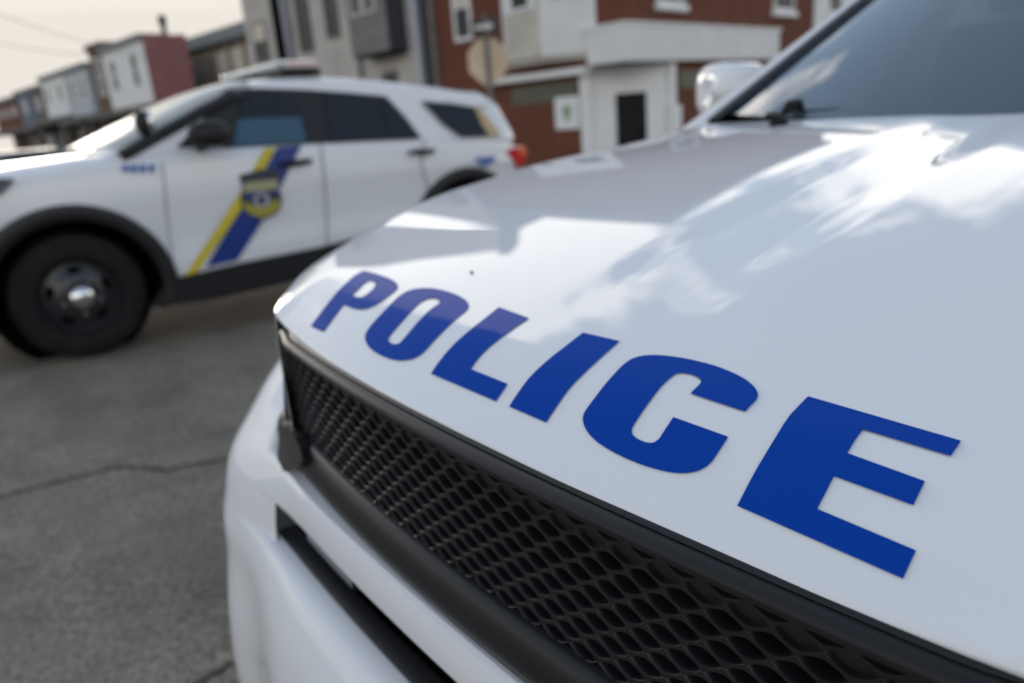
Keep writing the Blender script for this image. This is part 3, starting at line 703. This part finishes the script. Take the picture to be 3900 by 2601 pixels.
# greenhouse
roofz = hermite([1.1, 1.5, 2.0, 2.25, 2.7, 3.25, 3.7, 4.15, 4.4, 4.55], [1.235, 1.405, 1.60, 1.655, 1.672, 1.63, 1.575, 1.50, 1.44, 1.20])
def ghw(z, x): b2 = float(belt(x)); return .93-.42*max(z-b2, 0)
def gsec(x):
    zr_ = float(roofz(x)); b2 = float(belt(x)); ze = max(zr_-.075, b2+.004)
    return (x, [(0, b2-.05), (.90, b2-.05), (.93, b2), (ghw((b2+ze)/2, x), (b2+ze)/2), (ghw(ze, x), ze), (ghw(ze, x)-.03, ze+.03 if zr_-ze > .05 else ze+.001), (ghw(ze, x)-.12, max(zr_-.012, ze+.002)), (0, zr_+.015)])
cabin = loft('cabin', [gsec(x) for x in (1.12, 1.3, 1.5, 1.75, 2.0, 2.15, 2.3, 2.6, 3.0, 3.4, 3.8, 4.1, 4.3, 4.42)]+[(4.56, [(0, 1.0), (.80, 1.0), (.84, 1.06), (.82, 1.10), (.79, 1.15), (.77, 1.16), (.70, 1.17), (0, 1.18)])], paint2, SUV, SYC, SO, 30)
GN = np.array([0, 1, -.0]); 
def onG(px, py, off=0):                                 # leaning side of the cabin
    n = np.array([0, 1, -.42]); n = n/np.linalg.norm(n); p0 = np.array([0, SYC-.93, 1.16])+n*off
    return LC.on((px, py), p0, n)
def glass_panel(name, dpts, m, off, th=.004, parent=SUV):
    n = np.array([0, 1, -.42]); n = n/np.linalg.norm(n)
    return prism(name, parent, m, [onG(*p, off)-SO for p in D(dpts)], n, th)
glass_panel('window_surround', [(352, 352), (420, 290), (470, 245), (522, 205), (600, 203), (700, 206), (800, 213), (886, 221), (930, 268), (968, 318), (850, 323), (700, 331), (500, 345)], black_sat, -.012, .006)
glass_panel('door_window', [(553, 235), (575, 218), (640, 216), (672, 224), (690, 268), (548, 272)], tint_glass, -.020, .003)
glass_panel('door_window', [(548, 273), (690, 269), (703, 327), (620, 333), (535, 338)], teal_reflection_glass, -.020, .003)
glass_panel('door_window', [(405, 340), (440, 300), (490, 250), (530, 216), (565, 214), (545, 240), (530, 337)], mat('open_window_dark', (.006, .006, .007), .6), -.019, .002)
glass_panel('door_window', [(742, 214), (800, 220), (862, 226), (890, 316), (820, 320), (758, 323)], tint_glass, -.020, .003)
glass_panel('door_window', [(870, 227), (884, 229), (925, 275), (955, 314), (897, 316)], tint_glass, -.020, .003)
glass_panel('quarter_window', [(968, 232), (1030, 238), (1088, 246), (1105, 285), (1122, 312), (1060, 314), (1020, 285)], tint_glass, -.012, .006)
sunset_glass = glass_mat('rear_glass_sunset_reflection', (.3, .25, .15), 1.0, 1.6, (.62, .46, .24), .8)  # golden sunset reflection painted into the glass as diffuse colour
glass_panel('rear_window_edge', [(1090, 246), (1102, 250), (1132, 285), (1150, 312), (1124, 313), (1107, 285)], sunset_glass, -.010, .006)
glass_panel('spoiler', [(1030, 222), (1092, 232), (1122, 232), (1118, 240), (1092, 246), (1030, 236)], paint2, -.03, .2)
# inside: the far door's glass seen through the open cabin
# windscreen: sheet just above the cabin slope
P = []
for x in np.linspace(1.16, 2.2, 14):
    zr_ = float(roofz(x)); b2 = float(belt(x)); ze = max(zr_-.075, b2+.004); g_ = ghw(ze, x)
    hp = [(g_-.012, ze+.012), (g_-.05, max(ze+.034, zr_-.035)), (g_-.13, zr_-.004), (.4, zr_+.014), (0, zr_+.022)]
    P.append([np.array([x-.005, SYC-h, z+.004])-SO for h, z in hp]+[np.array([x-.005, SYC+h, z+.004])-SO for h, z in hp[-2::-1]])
grid('windscreen', P, mat('windscreen_painted_reflection', (.40, .43, .42), .3, coat=.0, spec=.12), SUV)  # pale sky reflection painted as an opaque base colour
for sgn in (-1, 1):
    pts = []
    for x in np.linspace(1.18, 2.12, 10):
        zr_ = float(roofz(x)); ze = max(zr_-.075, float(belt(x))+.004); pts.append(np.array([x, SYC+sgn*(ghw(ze, x)+.004), ze-.004])-SO)
    V, F = tubev(pts, .042, 10); mesh('windscreen_pillar', V, F, black_sat, SUV, True)
# roof gap, light bar
V = []
bar = box('light_bar', SUV, mat('light_bar_lens', (.42, .47, .48), .15, coat=.8), 2.46-SO[0], 2.80-SO[0], -.62, .62, 1.725-SO[2], 1.785-SO[2], .028)
box('light_bar_base', bar, black_sat, 2.50-SO[0], 2.84-SO[0], -.58, .58, 1.675-SO[2], 1.728-SO[2], .01)
box('light_bar_end', bar, mat('light_bar_end', (.62, .50, .47), .2, coat=.8), 2.52-SO[0], 2.78-SO[0], -.68, -.615, 1.725-SO[2], 1.778-SO[2], .02)
# door mirror, spot lamp
V = []
def ellipsoid(name, c, rx, ry, rz_, m, parent, n=20, k=12, sq=1.0):
    P = []
    for i in range(k+1):
        a = math.pi*i/k-math.pi/2
        P.append([(c[0]+rx*math.cos(a)**sq*math.cos(2*math.pi*j/n), c[1]+ry*math.cos(a)**sq*math.sin(2*math.pi*j/n), c[2]+rz_*math.sin(a)) for j in range(n)])
    return grid(name, P, m, parent, True, False, True)
mc = LC.on((483*K, 308*K), (0, YS-.13, 0), (0, 1, 0))-SO
mi = ellipsoid('door_mirror', mc, .145, .10, .085, black_pl, SUV, sq=.6)
V, F = tubev([mc+np.array([0, .05, -.05]), mc+np.array([-.02, .2, -.09])], .03, 8); mesh('mirror_arm', V, F, black_sat, mi, True)
sc = LC.on((329*K, 283*K), (0, YS+.12, 0), (0, 1, 0))-SO
sl = ellipsoid('spot_lamp', sc, .055, .075, .085, black_pl, SUV)
ellipsoid('spot_lamp_rim', sc+np.array([.03, .0, 0]), .03, .078, .088, chrome, sl)
V, F = tubev([sc+np.array([.04, 0, -.06]), sc+np.array([.10, .01, -.11]), sc+np.array([.16, .05, -.13])], .016, 8); mesh('spot_lamp_arm', V, F, chrome, sl, True)
# lamps at the ends
side_panel('headlight', [(-40, 408), (34, 411), (22, 428), (0, 448), (-40, 455)], lamp_dark, -.002, .006)
tl = prism('tail_light', SUV, red_lens, [LC.on(p, (0, YS+.05, 0), (0, 1, 0))-SO for p in D([(1158, 347), (1180, 340), (1204, 337), (1208, 356), (1202, 378), (1190, 383), (1180, 366)])], (0, 1, 0), .16)
prism('tail_light_highlight', tl, orange_highlight, [LC.on(p, (0, YS+.045, 0), (0, 1, 0))-SO for p in D([(1192, 342), (1200, 336), (1209, 342), (1210, 353), (1201, 358), (1193, 352)])], (0, 1, 0), .14)  # orange highlight on the tail light, painted as a coloured piece
for sgn in (-1, 1):
    box('seat', SUV, interior, 2.15-SO[0], 2.35-SO[0], sgn*.42-.24, sgn*.42+.24, .6-SO[2], 1.38-SO[2], .06)

# ------------------------------------------------------------------ houses
CB, SB = math.cos(R(BROT)), math.sin(R(BROT))
def b2w(x, y, z=0): return Vector((x*CB-y*SB, x*SB+y*CB, z))
class House:
    def __init__(s, name, x, y, z, label, group=None, cat='house'):
        s.o = np.array([x, y, z], float); s.e = thing(name, b2w(x, y, z), label, cat, group, R(BROT))
    def box(s, name, m, x0, x1, y0, y1, z0, z1, parent=None, bevel=0):
        o = s.o; return box(name, parent or s.e, m, x0-o[0], x1-o[0], y0-o[1], y1-o[1], z0-o[2], z1-o[2], bevel)
    def prism(s, name, m, pts, n, th, parent=None): return prism(name, parent or s.e, m, [np.array(p)-s.o for p in pts], n, th)
    def window(s, axis, plane, a0, a1, z0, z1, frame, pane, prot=.06, fw=.09, sill=None, lower=None):
        """axis 'x': on a wall facing -X at x=plane (a = y); 'y': on a wall facing -Y at y=plane (a = x)"""
        def bx(nm, m, u0, u1, w0, w1, d0, d1, par=None):
            if axis == 'x': return s.box(nm, m, plane-d1, plane-d0, u0, u1, w0, w1, par)
            return s.box(nm, m, u0, u1, plane-d1, plane-d0, w0, w1, par)
        wn = bx('window', pane, a0+fw, a1-fw, z0+fw, z1-fw, .012, .03)
        bx('window_frame', frame, a0, a0+fw, z0, z1, -.02, prot, wn); bx('window_frame', frame, a1-fw, a1, z0, z1, -.02, prot, wn)
        bx('window_frame', frame, a0+fw, a1-fw, z0, z0+fw, -.02, prot, wn); bx('window_frame', frame, a0+fw, a1-fw, z1-fw, z1, -.02, prot, wn)
        zm = (z0+z1)/2; bx('sash_bar', frame, a0+fw, a1-fw, zm-.03, zm+.03, .03, prot-.01, wn)
        if lower: bx('blind', lower, a0+fw, a1-fw, zm+.05, z1-fw, .030, .036, wn)
        if sill: bx('window_sill', sill, a0-.12, a1+.12, z0-.20, z0-.005, -.02, .16, wn)
        return wn
brick = brick_mat('red_brick', (.175, .056, .032), (.135, .043, .026), (.13, .085, .065))
brick_d = brick_mat('dark_brick', (.14, .042, .03), (.11, .034, .024), (.12, .08, .07))
white_sd = noisy(mat('white_siding', (.7, .71, .71), .6), 1.3, (.70, .72, .73), (.76, .77, .77))
cream_sd = noisy(mat('cream_siding', (.56, .54, .47), .65), 1.3, (.48, .46, .41), (.60, .57, .50))
white_tr = noisy(mat('white_trim', (.74, .76, .77), .55), 2, (.73, .75, .76), (.78, .79, .79))
grey_wall = noisy(mat('grey_render', (.47, .45, .42), .8), .9, (.42, .40, .375), (.52, .50, .46))
grey_box_m = noisy(mat('brown_grey_cladding', (.16, .155, .15), .6), .8, (.135, .13, .13), (.19, .18, .17), stretch=(1, 1, 8))
navy_m = mat('dark_navy_cladding', (.045, .05, .065), .5)
pane = mat('window_pane', (.02, .028, .032), .15, spec=.25)
blind = mat('cream_blind', (.62, .58, .48), .8)
dark_door = noisy(mat('dark_door', (.009, .007, .009), .6, spec=.2), 3, (.007, .006, .008), (.013, .010, .012))
glassblock = noisy(mat('green_glass_block', (.085, .095, .07), .35), 9, (.055, .062, .048), (.11, .12, .085))
slate = mat('slate_grey_cornice', (.17, .19, .21), .6)
brown_sd = noisy(mat('brown_shingle', (.13, .075, .045), .8), 5, (.10, .055, .032), (.16, .09, .055))
pink_br = brick_mat('pink_brick', (.36, .15, .15), (.30, .13, .13), (.28, .18, .18))
beige_m = noisy(mat('beige_stucco', (.30, .26, .21), .85), 1.2, (.23, .20, .17), (.34, .29, .23))
porch_m = noisy(mat('dark_porch_stone', (.13, .125, .115), .85), 2, (.09, .085, .08), (.17, .16, .145))  # dark grey stone, mottled between two tones
blue_sd = noisy(mat('blue_siding', (.075, .11, .18), .6), 2, (.06, .09, .15), (.09, .13, .20))
X0, Y0, ZB = 18.23, 13.40, -.50
conc = noisy(mat('concrete_pavement', (.28, .27, .25), .85), 2, (.22, .21, .2), (.33, .32, .3))
kerb = noisy(mat('kerb_stone', (.25, .25, .24), .8), 4, (.2, .2, .19), (.3, .3, .29))
def strip(name, m, x0, x1, y0, y1, h):
    V = []
    for z in (0, 1):
        for x, y in ((x0, y0), (x1, y0), (x1, y1), (x0, y1)):
            p = b2w(x, y); V.append((p.x, p.y, zg(max(min(p.x, 60), -60), p.y)+(h if z else -.2)))
    o = mesh(name, V, [(0, 3, 2, 1), (4, 5, 6, 7), (0, 1, 5, 4), (1, 2, 6, 5), (2, 3, 7, 6), (3, 0, 4, 7)], m); o['kind'] = 'structure'; return o
strip('pavement', conc, X0-2.8, X0, Y0-2.6, 78, .12); strip('pavement', conc, X0, 46, Y0-2.6, Y0, .12)
strip('kerb', kerb, X0-3.0, X0-2.8, Y0-2.8, 78, .13); strip('kerb', kerb, X0-2.8, 46, Y0-2.8, Y0-2.6, .13)
# --- corner shop
H = House('corner_shop', X0, Y0, ZB, 'two storey red brick corner shop with white fascia, corner door and white bay', cat='building')
GT = 2.44
V = [(X0, 14.85), (20.65, Y0), (30.7, Y0), (30.7, 21.85), (X0, 21.85)]
H.prism('ground_floor_wall', brick, [(x, y, ZB-.2) for x, y in V], (0, 0, 1), GT-ZB+.2)
H.box('upper_wall', brick, X0, 30.7, Y0, 21.85, GT+.005, 10.4)
H.box('roof_cornice', slate, X0-.25, 30.9, Y0-.25, 22.0, 10.4, 10.8)
def boards(plane_axis, plane, a0, a1, z0, z1, m, pitch=.16, d=.012, par=None, n=None):
    k = max(1, int(round((z1-z0)/pitch))); h = (z1-z0)/k
    for i in range(k):
        za, zb_ = z0+i*h+.006, z0+(i+1)*h-.006
        if plane_axis == 'x': H.box('siding_board', m, plane-d, plane+.01, a0, a1, za, zb_, par)
        else: H.box('siding_board', m, a0, a1, plane-d, plane+.01, za, zb_, par)
f = H.box('fascia', white_tr, X0-.32, 27.2, Y0-.32, 14.45, 2.47, 3.42)
boards('y', Y0-.32, X0-.30, 27.18, 2.52, 3.40, white_sd, .15, .02, f)
boards('x', X0-.32, Y0-.28, 14.40, 2.52, 3.40, white_sd, .15, .02, f)
H.box('fascia_capping', white_tr, X0-.38, 27.3, Y0-.38, 14.5, 3.42, 3.50)
H.box('ledge', white_tr, X0-.42, X0-.002, 14.5, 18.75, 2.27, 2.46)
# corner door set in the splayed corner
c0, c1 = np.array([X0, 14.85]), np.array([20.65, Y0]); cd = (c1-c0)/np.linalg.norm(c1-c0); cn = np.array([cd[1], -cd[0]])
if cn @ np.array([-1, -1]) < 0: cn = -cn
def cpanel(name, a0, a1, z0, z1, d0, d1, m, par=None):
    L_ = np.linalg.norm(c1-c0); p = [c0+cd*a*L_+cn*d0 for a in (a0, a1)]
    return H.prism(name, m, [(p[0][0], p[0][1], z0), (p[1][0], p[1][1], z0), (p[1][0], p[1][1], z1), (p[0][0], p[0][1], z1)], (cn[0], cn[1], 0), d1-d0, par)
cpanel('door_surround', .02, .98, ZB-.1, GT, .003, .06, white_tr)
dr = cpanel('door', .34, .69, ZB-.1, 1.64, .062, .10, dark_door)
cpanel('door_panel', .38, .50, -.2, 1.5, .101, .115, dark_door, dr); cpanel('door_panel', .53, .65, -.2, 1.5, .101, .115, dark_door, dr)
H.box('pilaster', white_tr, X0-.10, X0+.02, 14.60, 14.98, ZB-.1, GT); H.box('pilaster', white_tr, 20.45, 20.80, Y0-.10, Y0+.02, ZB-.1, GT)
H.box('pilaster_base', white_tr, 20.40, 21.00, Y0-.16, Y0+.01, ZB-.1, 1.18)
H.box('glass_block_window', glassblock, X0-.02, X0+.02, 15.15, 17.95, 1.56, 2.12); H.box('glass_block_window', glassblock, 21.15, 25.6, Y0-.02, Y0+.02, 1.66, 2.20)
nb = H.box('notice_board', white_tr, X0-.06, X0+.01, 15.08, 16.05, .72, 1.68)
H.prism('notice_emblem', mat('faded_green_print', (.22, .36, .20), .7), [(X0-.064, 15.56+.16*math.cos(a)*(1+.25*math.sin(3*a)), 1.20+.24*math.sin(a)) for a in np.linspace(0, 2*math.pi, 20, endpoint=False)], (-1, 0, 0), .003, nb)
H.window('y', Y0, 19.95, 21.35, 4.08, 6.0, white_tr, pane, sill=white_tr); H.window('y', Y0, 27.3, 28.9, 4.15, 6.0, white_tr, pane, sill=white_tr, lower=blind)
H.window('x', X0, 19.55, 20.45, 3.80, 5.9, white_tr, pane, lower=blind, fw=.12)
# bay over the left-hand street
BX = X0-.80
ba = [(X0, 18.15), (BX, 17.25), (BX, 15.85), (X0, 14.32)]
bay = H.prism('bay', white_sd, [(x, y, 2.84) for x, y in ba], (0, 0, 1), 4.4)
H.prism('bay_soffit', cream_sd, [(x, y, 2.70) for x, y in ((X0, 18.0), (BX+.12, 17.2), (BX+.12, 15.9), (X0, 14.45))], (0, 0, 1), .135, bay)
for i in range(9):
    z = 2.86+i*.15
    H.box('siding_board', cream_sd, BX-.022, BX-.002, 15.87, 17.23, z, z+.138, bay)
    p0, p1 = np.array([BX, 15.84]), np.array([X0, 14.33]); dd = (p1-p0)/np.linalg.norm(p1-p0); nn = np.array([-abs(dd[1]), -abs(dd[0])])
    q0, q1 = p0+nn*.002, p1+nn*.002
    H.prism('siding_board', white_sd, [(q0[0], q0[1], z), (q1[0], q1[1], z), (q1[0], q1[1], z+.138), (q0[0], q0[1], z+.138)], (nn[0], nn[1], 0), .02, bay)
H.box('bay_corner_post', cream_sd, BX-.03, BX+.03, 15.80, 15.90, 2.84, 7.2, bay)
H.window('x', BX, 16.10, 16.95, 4.22, 6.0, white_tr, pane)
p0, p1 = np.array([BX, 15.84]), np.array([X0, 14.33])
def bayside(nm, m, a0, a1, z0, z1, d0, d1, par):
    q = [p0+(p1-p0)*a+nn*d0 for a in (a0, a1)]
    return H.prism(nm, m, [(q[0][0], q[0][1], z0), (q[1][0], q[1][1], z0), (q[1][0], q[1][1], z1), (q[0][0], q[0][1], z1)], (nn[0], nn[1], 0), d1-d0, par)
wn = bayside('window', pane, .28, .78, 4.42, 6.0, .003, .02, bay)
for a0, a1, z0, z1 in ((.24, .28, 4.34, 6.0), (.78, .82, 4.34, 6.0), (.24, .82, 4.28, 4.42)): bayside('window_frame', white_tr, a0, a1, z0, z1, .004, .05, wn)
H.box('downpipe', grey_box_m, X0-.14, X0-.02, 21.45, 21.62, ZB, 8.2)
# --- white house beyond
H = House('white_house', 30.75, Y0, ZB-.3, 'white sided house beside the brick shop')
H.box('wall', white_sd, 30.75, 40, Y0-.05, 22, ZB-.4, 8.0); H.window('y', Y0-.05, 31.9, 33.2, 4.2, 6.2, white_tr, pane, sill=white_tr); H.window('y', Y0-.05, 35.5, 36.8, 4.2, 6.2, white_tr, pane)
H.box('roof_cornice', slate, 30.72, 40.1, Y0-.3, 22, 8.0, 8.4)
# --- modern grey house
H = House('modern_house', X0, 21.9, ZB+.1, 'modern grey house with dark projecting upper box')
H.box('wall', grey_wall, X0, 28, 22.5, 35.4, ZB-.1, 12.2)
H.box('dark_side_panel', navy_m, X0-.05, 28, 21.87, 22.49, ZB-.1, 12.4)
H.box('downpipe', mat('pale_metal_pipe', (.36, .39, .44), .35, metal=.3), X0-.30, X0-.06, 22.15, 22.5, ZB, 10.3, None, .04)
pb = H.box('projecting_box', grey_box_m, X0-.85, X0-.004, 23.15, 25.55, 3.86, 10.1)
H.box('box_side', navy_m, X0-.84, X0-.01, 23.10, 23.148, 3.88, 10.1, pb)
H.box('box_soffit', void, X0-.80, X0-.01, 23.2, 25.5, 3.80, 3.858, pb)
for a0, a1 in ((23.75, 24.35), (24.55, 25.2)): H.window('x', X0-.85, a0, a1, 5.25, 8.6, white_tr, pane, lower=blind, fw=.06)
H.box('box_edge', navy_m, X0-.06, X0+.0, 26.2, 26.4, ZB, 3.9)
H.window('x', X0, 23.9, 24.9, 1.5, 3.25, grey_box_m, pane, fw=.1)
H.window('x', X0, 27.4, 28.4, 4.85, 8.4, grey_box_m, pane, lower=blind, fw=.08); H.window('x', X0, 29.55, 30.6, 4.55, 8.6, navy_m, pane, fw=.10)
H.box('recess_strip', void, X0-.03, X0+.01, 31.7, 32.7, ZB, 10.2); H.box('downpipe', mat('blue_grey_pipe', (.20, .22, .27), .4, metal=.2), X0-.22, X0-.04, 31.15, 31.55, ZB, 10.2, None, .03)
H.window('x', X0, 33.4, 34.7, 4.55, 6.3, grey_box_m, pane, lower=blind, fw=.10)
# --- old beige row
H = House('beige_house', X0+1.2, 36.0, ZB+.1, 'old beige rowhouse with slate blue cornice behind the pink side wall')
H.box('wall', beige_m, X0+1.2, 30, 35.5, 52, ZB-.1, 6.1); H.box('cornice', slate, X0+.7, 30, 35.45, 52, 6.1, 6.75, None, .05)
for y in (36.2, 38.0, 39.8, 41.6): H.box('bay_post', mat('tan_wood_%d' % int(y), (.33, .24, .15), .8), X0+1.05, X0+1.2, y, y+.2, 1.5, 6.1)
for y in (36.6, 38.4, 40.2): H.window('x', X0+1.2, y, y+1.2, 3.6, 5.7, white_tr, pane, lower=blind)
# --- rowhouses down the street
def row(xf, y0, y1, zt_, wallm, baym, label, name='rowhouse', bay0=3.3, win=2, side=None, cor=slate, dep=.9, deep=8):
    global H
    H = House(name, xf, y0, ZB+.2, label, 'rowhouses down the street')
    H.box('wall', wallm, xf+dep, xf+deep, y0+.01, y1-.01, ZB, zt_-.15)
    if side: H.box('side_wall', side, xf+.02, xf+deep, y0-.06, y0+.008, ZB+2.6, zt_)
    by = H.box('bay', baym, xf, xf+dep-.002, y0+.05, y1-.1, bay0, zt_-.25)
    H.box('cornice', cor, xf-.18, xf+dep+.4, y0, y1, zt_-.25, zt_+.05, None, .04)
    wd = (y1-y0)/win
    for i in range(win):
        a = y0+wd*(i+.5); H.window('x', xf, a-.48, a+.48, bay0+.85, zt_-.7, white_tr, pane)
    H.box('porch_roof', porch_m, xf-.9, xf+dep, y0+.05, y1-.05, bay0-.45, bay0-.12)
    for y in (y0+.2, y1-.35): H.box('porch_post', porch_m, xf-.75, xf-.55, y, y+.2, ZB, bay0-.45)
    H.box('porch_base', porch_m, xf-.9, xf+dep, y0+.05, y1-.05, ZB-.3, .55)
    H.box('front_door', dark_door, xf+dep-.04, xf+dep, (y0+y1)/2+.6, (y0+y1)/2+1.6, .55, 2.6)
    H.window('x', xf+dep, y0+.5, y0+2.0, 1.0, 2.5, white_tr, pane)
    return H
XR = X0-3
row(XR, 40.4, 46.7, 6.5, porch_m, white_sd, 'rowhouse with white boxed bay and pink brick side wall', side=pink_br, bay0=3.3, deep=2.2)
V, F = tubev([b2w(16.75, 41.2, 6.3), b2w(16.75, 41.2, 7.05), b2w(16.75, 41.2, 7.1), b2w(16.75, 41.2, 7.5)], [.14, .13, .2, .2], 10)
mesh('roof_vent', [Vector(p)-H.e.location for p in V], F, dark_door, None, True)
o = bpy.data.objects['roof_vent']; 
o.matrix_world = Matrix.Translation(H.e.location); o.parent = H.e; o.matrix_parent_inverse = Matrix.Rotation(-R(BROT), 4, 'Z') @ Matrix.Translation(-Vector(H.e.location))
row(XR+.25, 46.9, 49.6, 6.9, brown_sd, brown_sd, 'brown shingled rowhouse with peaked cornice', win=1, cor=brown_sd)
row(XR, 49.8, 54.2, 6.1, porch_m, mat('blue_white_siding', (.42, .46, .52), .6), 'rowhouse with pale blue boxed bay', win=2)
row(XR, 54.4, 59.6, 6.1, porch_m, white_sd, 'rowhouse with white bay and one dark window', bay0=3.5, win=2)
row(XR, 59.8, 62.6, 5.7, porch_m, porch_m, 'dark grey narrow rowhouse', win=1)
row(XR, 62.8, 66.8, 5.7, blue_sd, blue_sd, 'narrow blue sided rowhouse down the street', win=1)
row(XR, 67.0, 75.0, 5.5, brick, brick, 'red brick rowhouse at the far end of the street', win=3)

# ------------------------------------------------------------------ street sign post
sp = LB.C+LB.ray(1870, 400)*13/(LB.ray(1870, 400)@LB.d)
base = b2w(sp[0], sp[1]); base.z = zg(base.x, base.y)
S = thing('street_sign', base, 'street sign post with back of round edged stop sign and black arrow plate', 'sign', None, R(BROT))
def zof(py): 
    q = LB.C+LB.ray(1868, py)*13/(LB.ray(1868, py)@LB.d); return q[2]-base.z
galv = mat('galvanised_post', (.16, .16, .15), .5, metal=.5)
box('post', S, galv, -.035, .035, -.03, .03, -.3, zof(70))
tan = noisy(mat('weathered_sign_back', (.6, .48, .35), .6), 4, (.54, .43, .31), (.66, .54, .40))
zc = zof(234); rr = .40
v = np.array([-.90, -.42, 0]); v /= np.linalg.norm(v); hx = np.array([-v[1], v[0], 0])
prism('stop_sign', S, tan, [np.array([.03, .05, zc])+hx*math.cos(R(22.5+45*k))*rr-v*.05+np.array([0, 0, math.sin(R(22.5+45*k))*rr]) for k in range(8)], -v, .012)
zc = zof(113); hy = .235; hz_ = .13
pl = prism('arrow_plate', S, mat('sign_black', (.03, .03, .032), .5), [np.array([-.02, -.03, zc])+hx*a*hy+v*.05+np.array([0, 0, b2*hz_]) for a, b2 in ((-1, -1), (1, -1), (1, 1), (-1, 1))], v, .01)
prism('arrow', pl, mat('sign_white', (.6, .6, .6), .5), [np.array([-.02, -.03, zc])+hx*a*hy+v*.063+np.array([0, 0, b2*hz_]) for a, b2 in ((-.75, -.25), (.2, -.25), (.2, -.6), (.8, 0), (.2, .6), (.2, .25), (-.75, .25))], v, .003)

# ------------------------------------------------------------------ parked cars
def sedan(loc, rz, m, label, h=1.45):
    e = thing('parked_car', loc, label, 'car', 'cars parked along the far street', rz)
    O = np.zeros(3)
    def s(x, wd, zb, top, sh): return (x, [(0, zb), (wd-.1, zb), (wd-.02, zb+.12), (wd, .55), (wd-.01, sh-.1), (wd-.06, sh), (0, top)])
    bd_ = loft('body', [s(-2.25, .62, .4, .66, .62), s(-2.1, .80, .25, .74, .70), s(-1.5, .88, .2, .86, .80), s(-.9, .9, .2, .95, .88), s(0, .9, .2, .94, .9), s(1.2, .9, .2, .97, .92), s(1.9, .85, .25, 1.0, .92), s(2.2, .7, .4, .9, .85)], m, e, 0, O)
    loft('cabin', [(-.95, [(0, .85), (.75, .85), (.74, .95), (.70, .96), (0, .97)]), (-.25, [(0, .85), (.78, .85), (.66, h-.12), (.56, h-.05), (0, h-.02)]), (.6, [(0, .85), (.78, .85), (.66, h-.10), (.56, h-.02), (0, h)]), (1.3, [(0, .85), (.76, .85), (.64, h-.22), (.55, h-.15), (0, h-.12)]), (1.85, [(0, .85), (.7, .85), (.68, .95), (.6, .99), (0, 1.0)])], m, e, 0, O)
    for sg in (-1, 1):
        prism('side_window', e, tint_glass, [(-.62, sg*.775, .96), (1.45, sg*.765, .97), (1.05, sg*.695, h-.24), (-.15, sg*.695, h-.17)], (0, sg, 0), .03)
        box('headlight', e, pale_lens, -2.22, -2.05, sg*.62-.14, sg*.62+.14, .56, .68, .03)
        for x in (-1.4, 1.35): wheel(e, (x, sg*.86, .32), sg, .32, O)
    prism('windscreen', e, tint_glass, [(-.86, -.66, .99), (-.86, .66, .99), (-.32, .54, h-.08), (-.32, -.54, h-.08)], (-.6, 0, .8), .03)
    return e
mk = lambda n, c: mat(n, c, .45, coat=.15, spec=.3)
def park(bx, by, rz, m, label, h=1.45):
    p = b2w(bx, by); sedan((p.x, p.y, zg(p.x, p.y)), R(BROT)+rz, m, label, h)
park(3.2, 15.2, R(4), mk('dark_green_paint', (.03, .042, .045)), 'dark green parked car behind the white police car', 1.46)
park(X0-5.0, 34.0, -math.pi/2+math.pi, mk('silver_paint', (.45, .46, .48)), 'silver parked car by the rowhouses')
park(X0-5.0, 41.5, math.pi/2, mk('white_car_paint', (.6, .6, .6)), 'white parked car by the rowhouses')
park(X0-5.0, 49.0, math.pi/2, mk('tan_paint', (.40, .34, .32)), 'tan parked car at the far rowhouses', 1.75)
park(X0-12.0, 44.0, math.pi/2, mk('rose_paint', (.42, .36, .34)), 'pale rose parked van across the street', 2.0)
# ------------------------------------------------------------------ overhead wires
for k, (pa, pb_) in enumerate((((-300, -60), (900, 190)), ((-300, 90), (700, 120)))):
    a = LB.C+LB.ray(*pa)*30; b2 = LB.C+LB.ray(*pb_)*60
    pts = [b2w(*(a+(b2-a)*s-np.array([0, 0, 1.2*4*s*(1-s)]))) for s in np.linspace(0, 1, 16)]
    o = tube('overhead_wire', None, rubber, pts, .012, 6)
    o['label'] = ('upper', 'lower')[k]+' dark overhead wire sagging across the pale sky'; o['category'] = 'wire'; o['group'] = 'overhead wires'
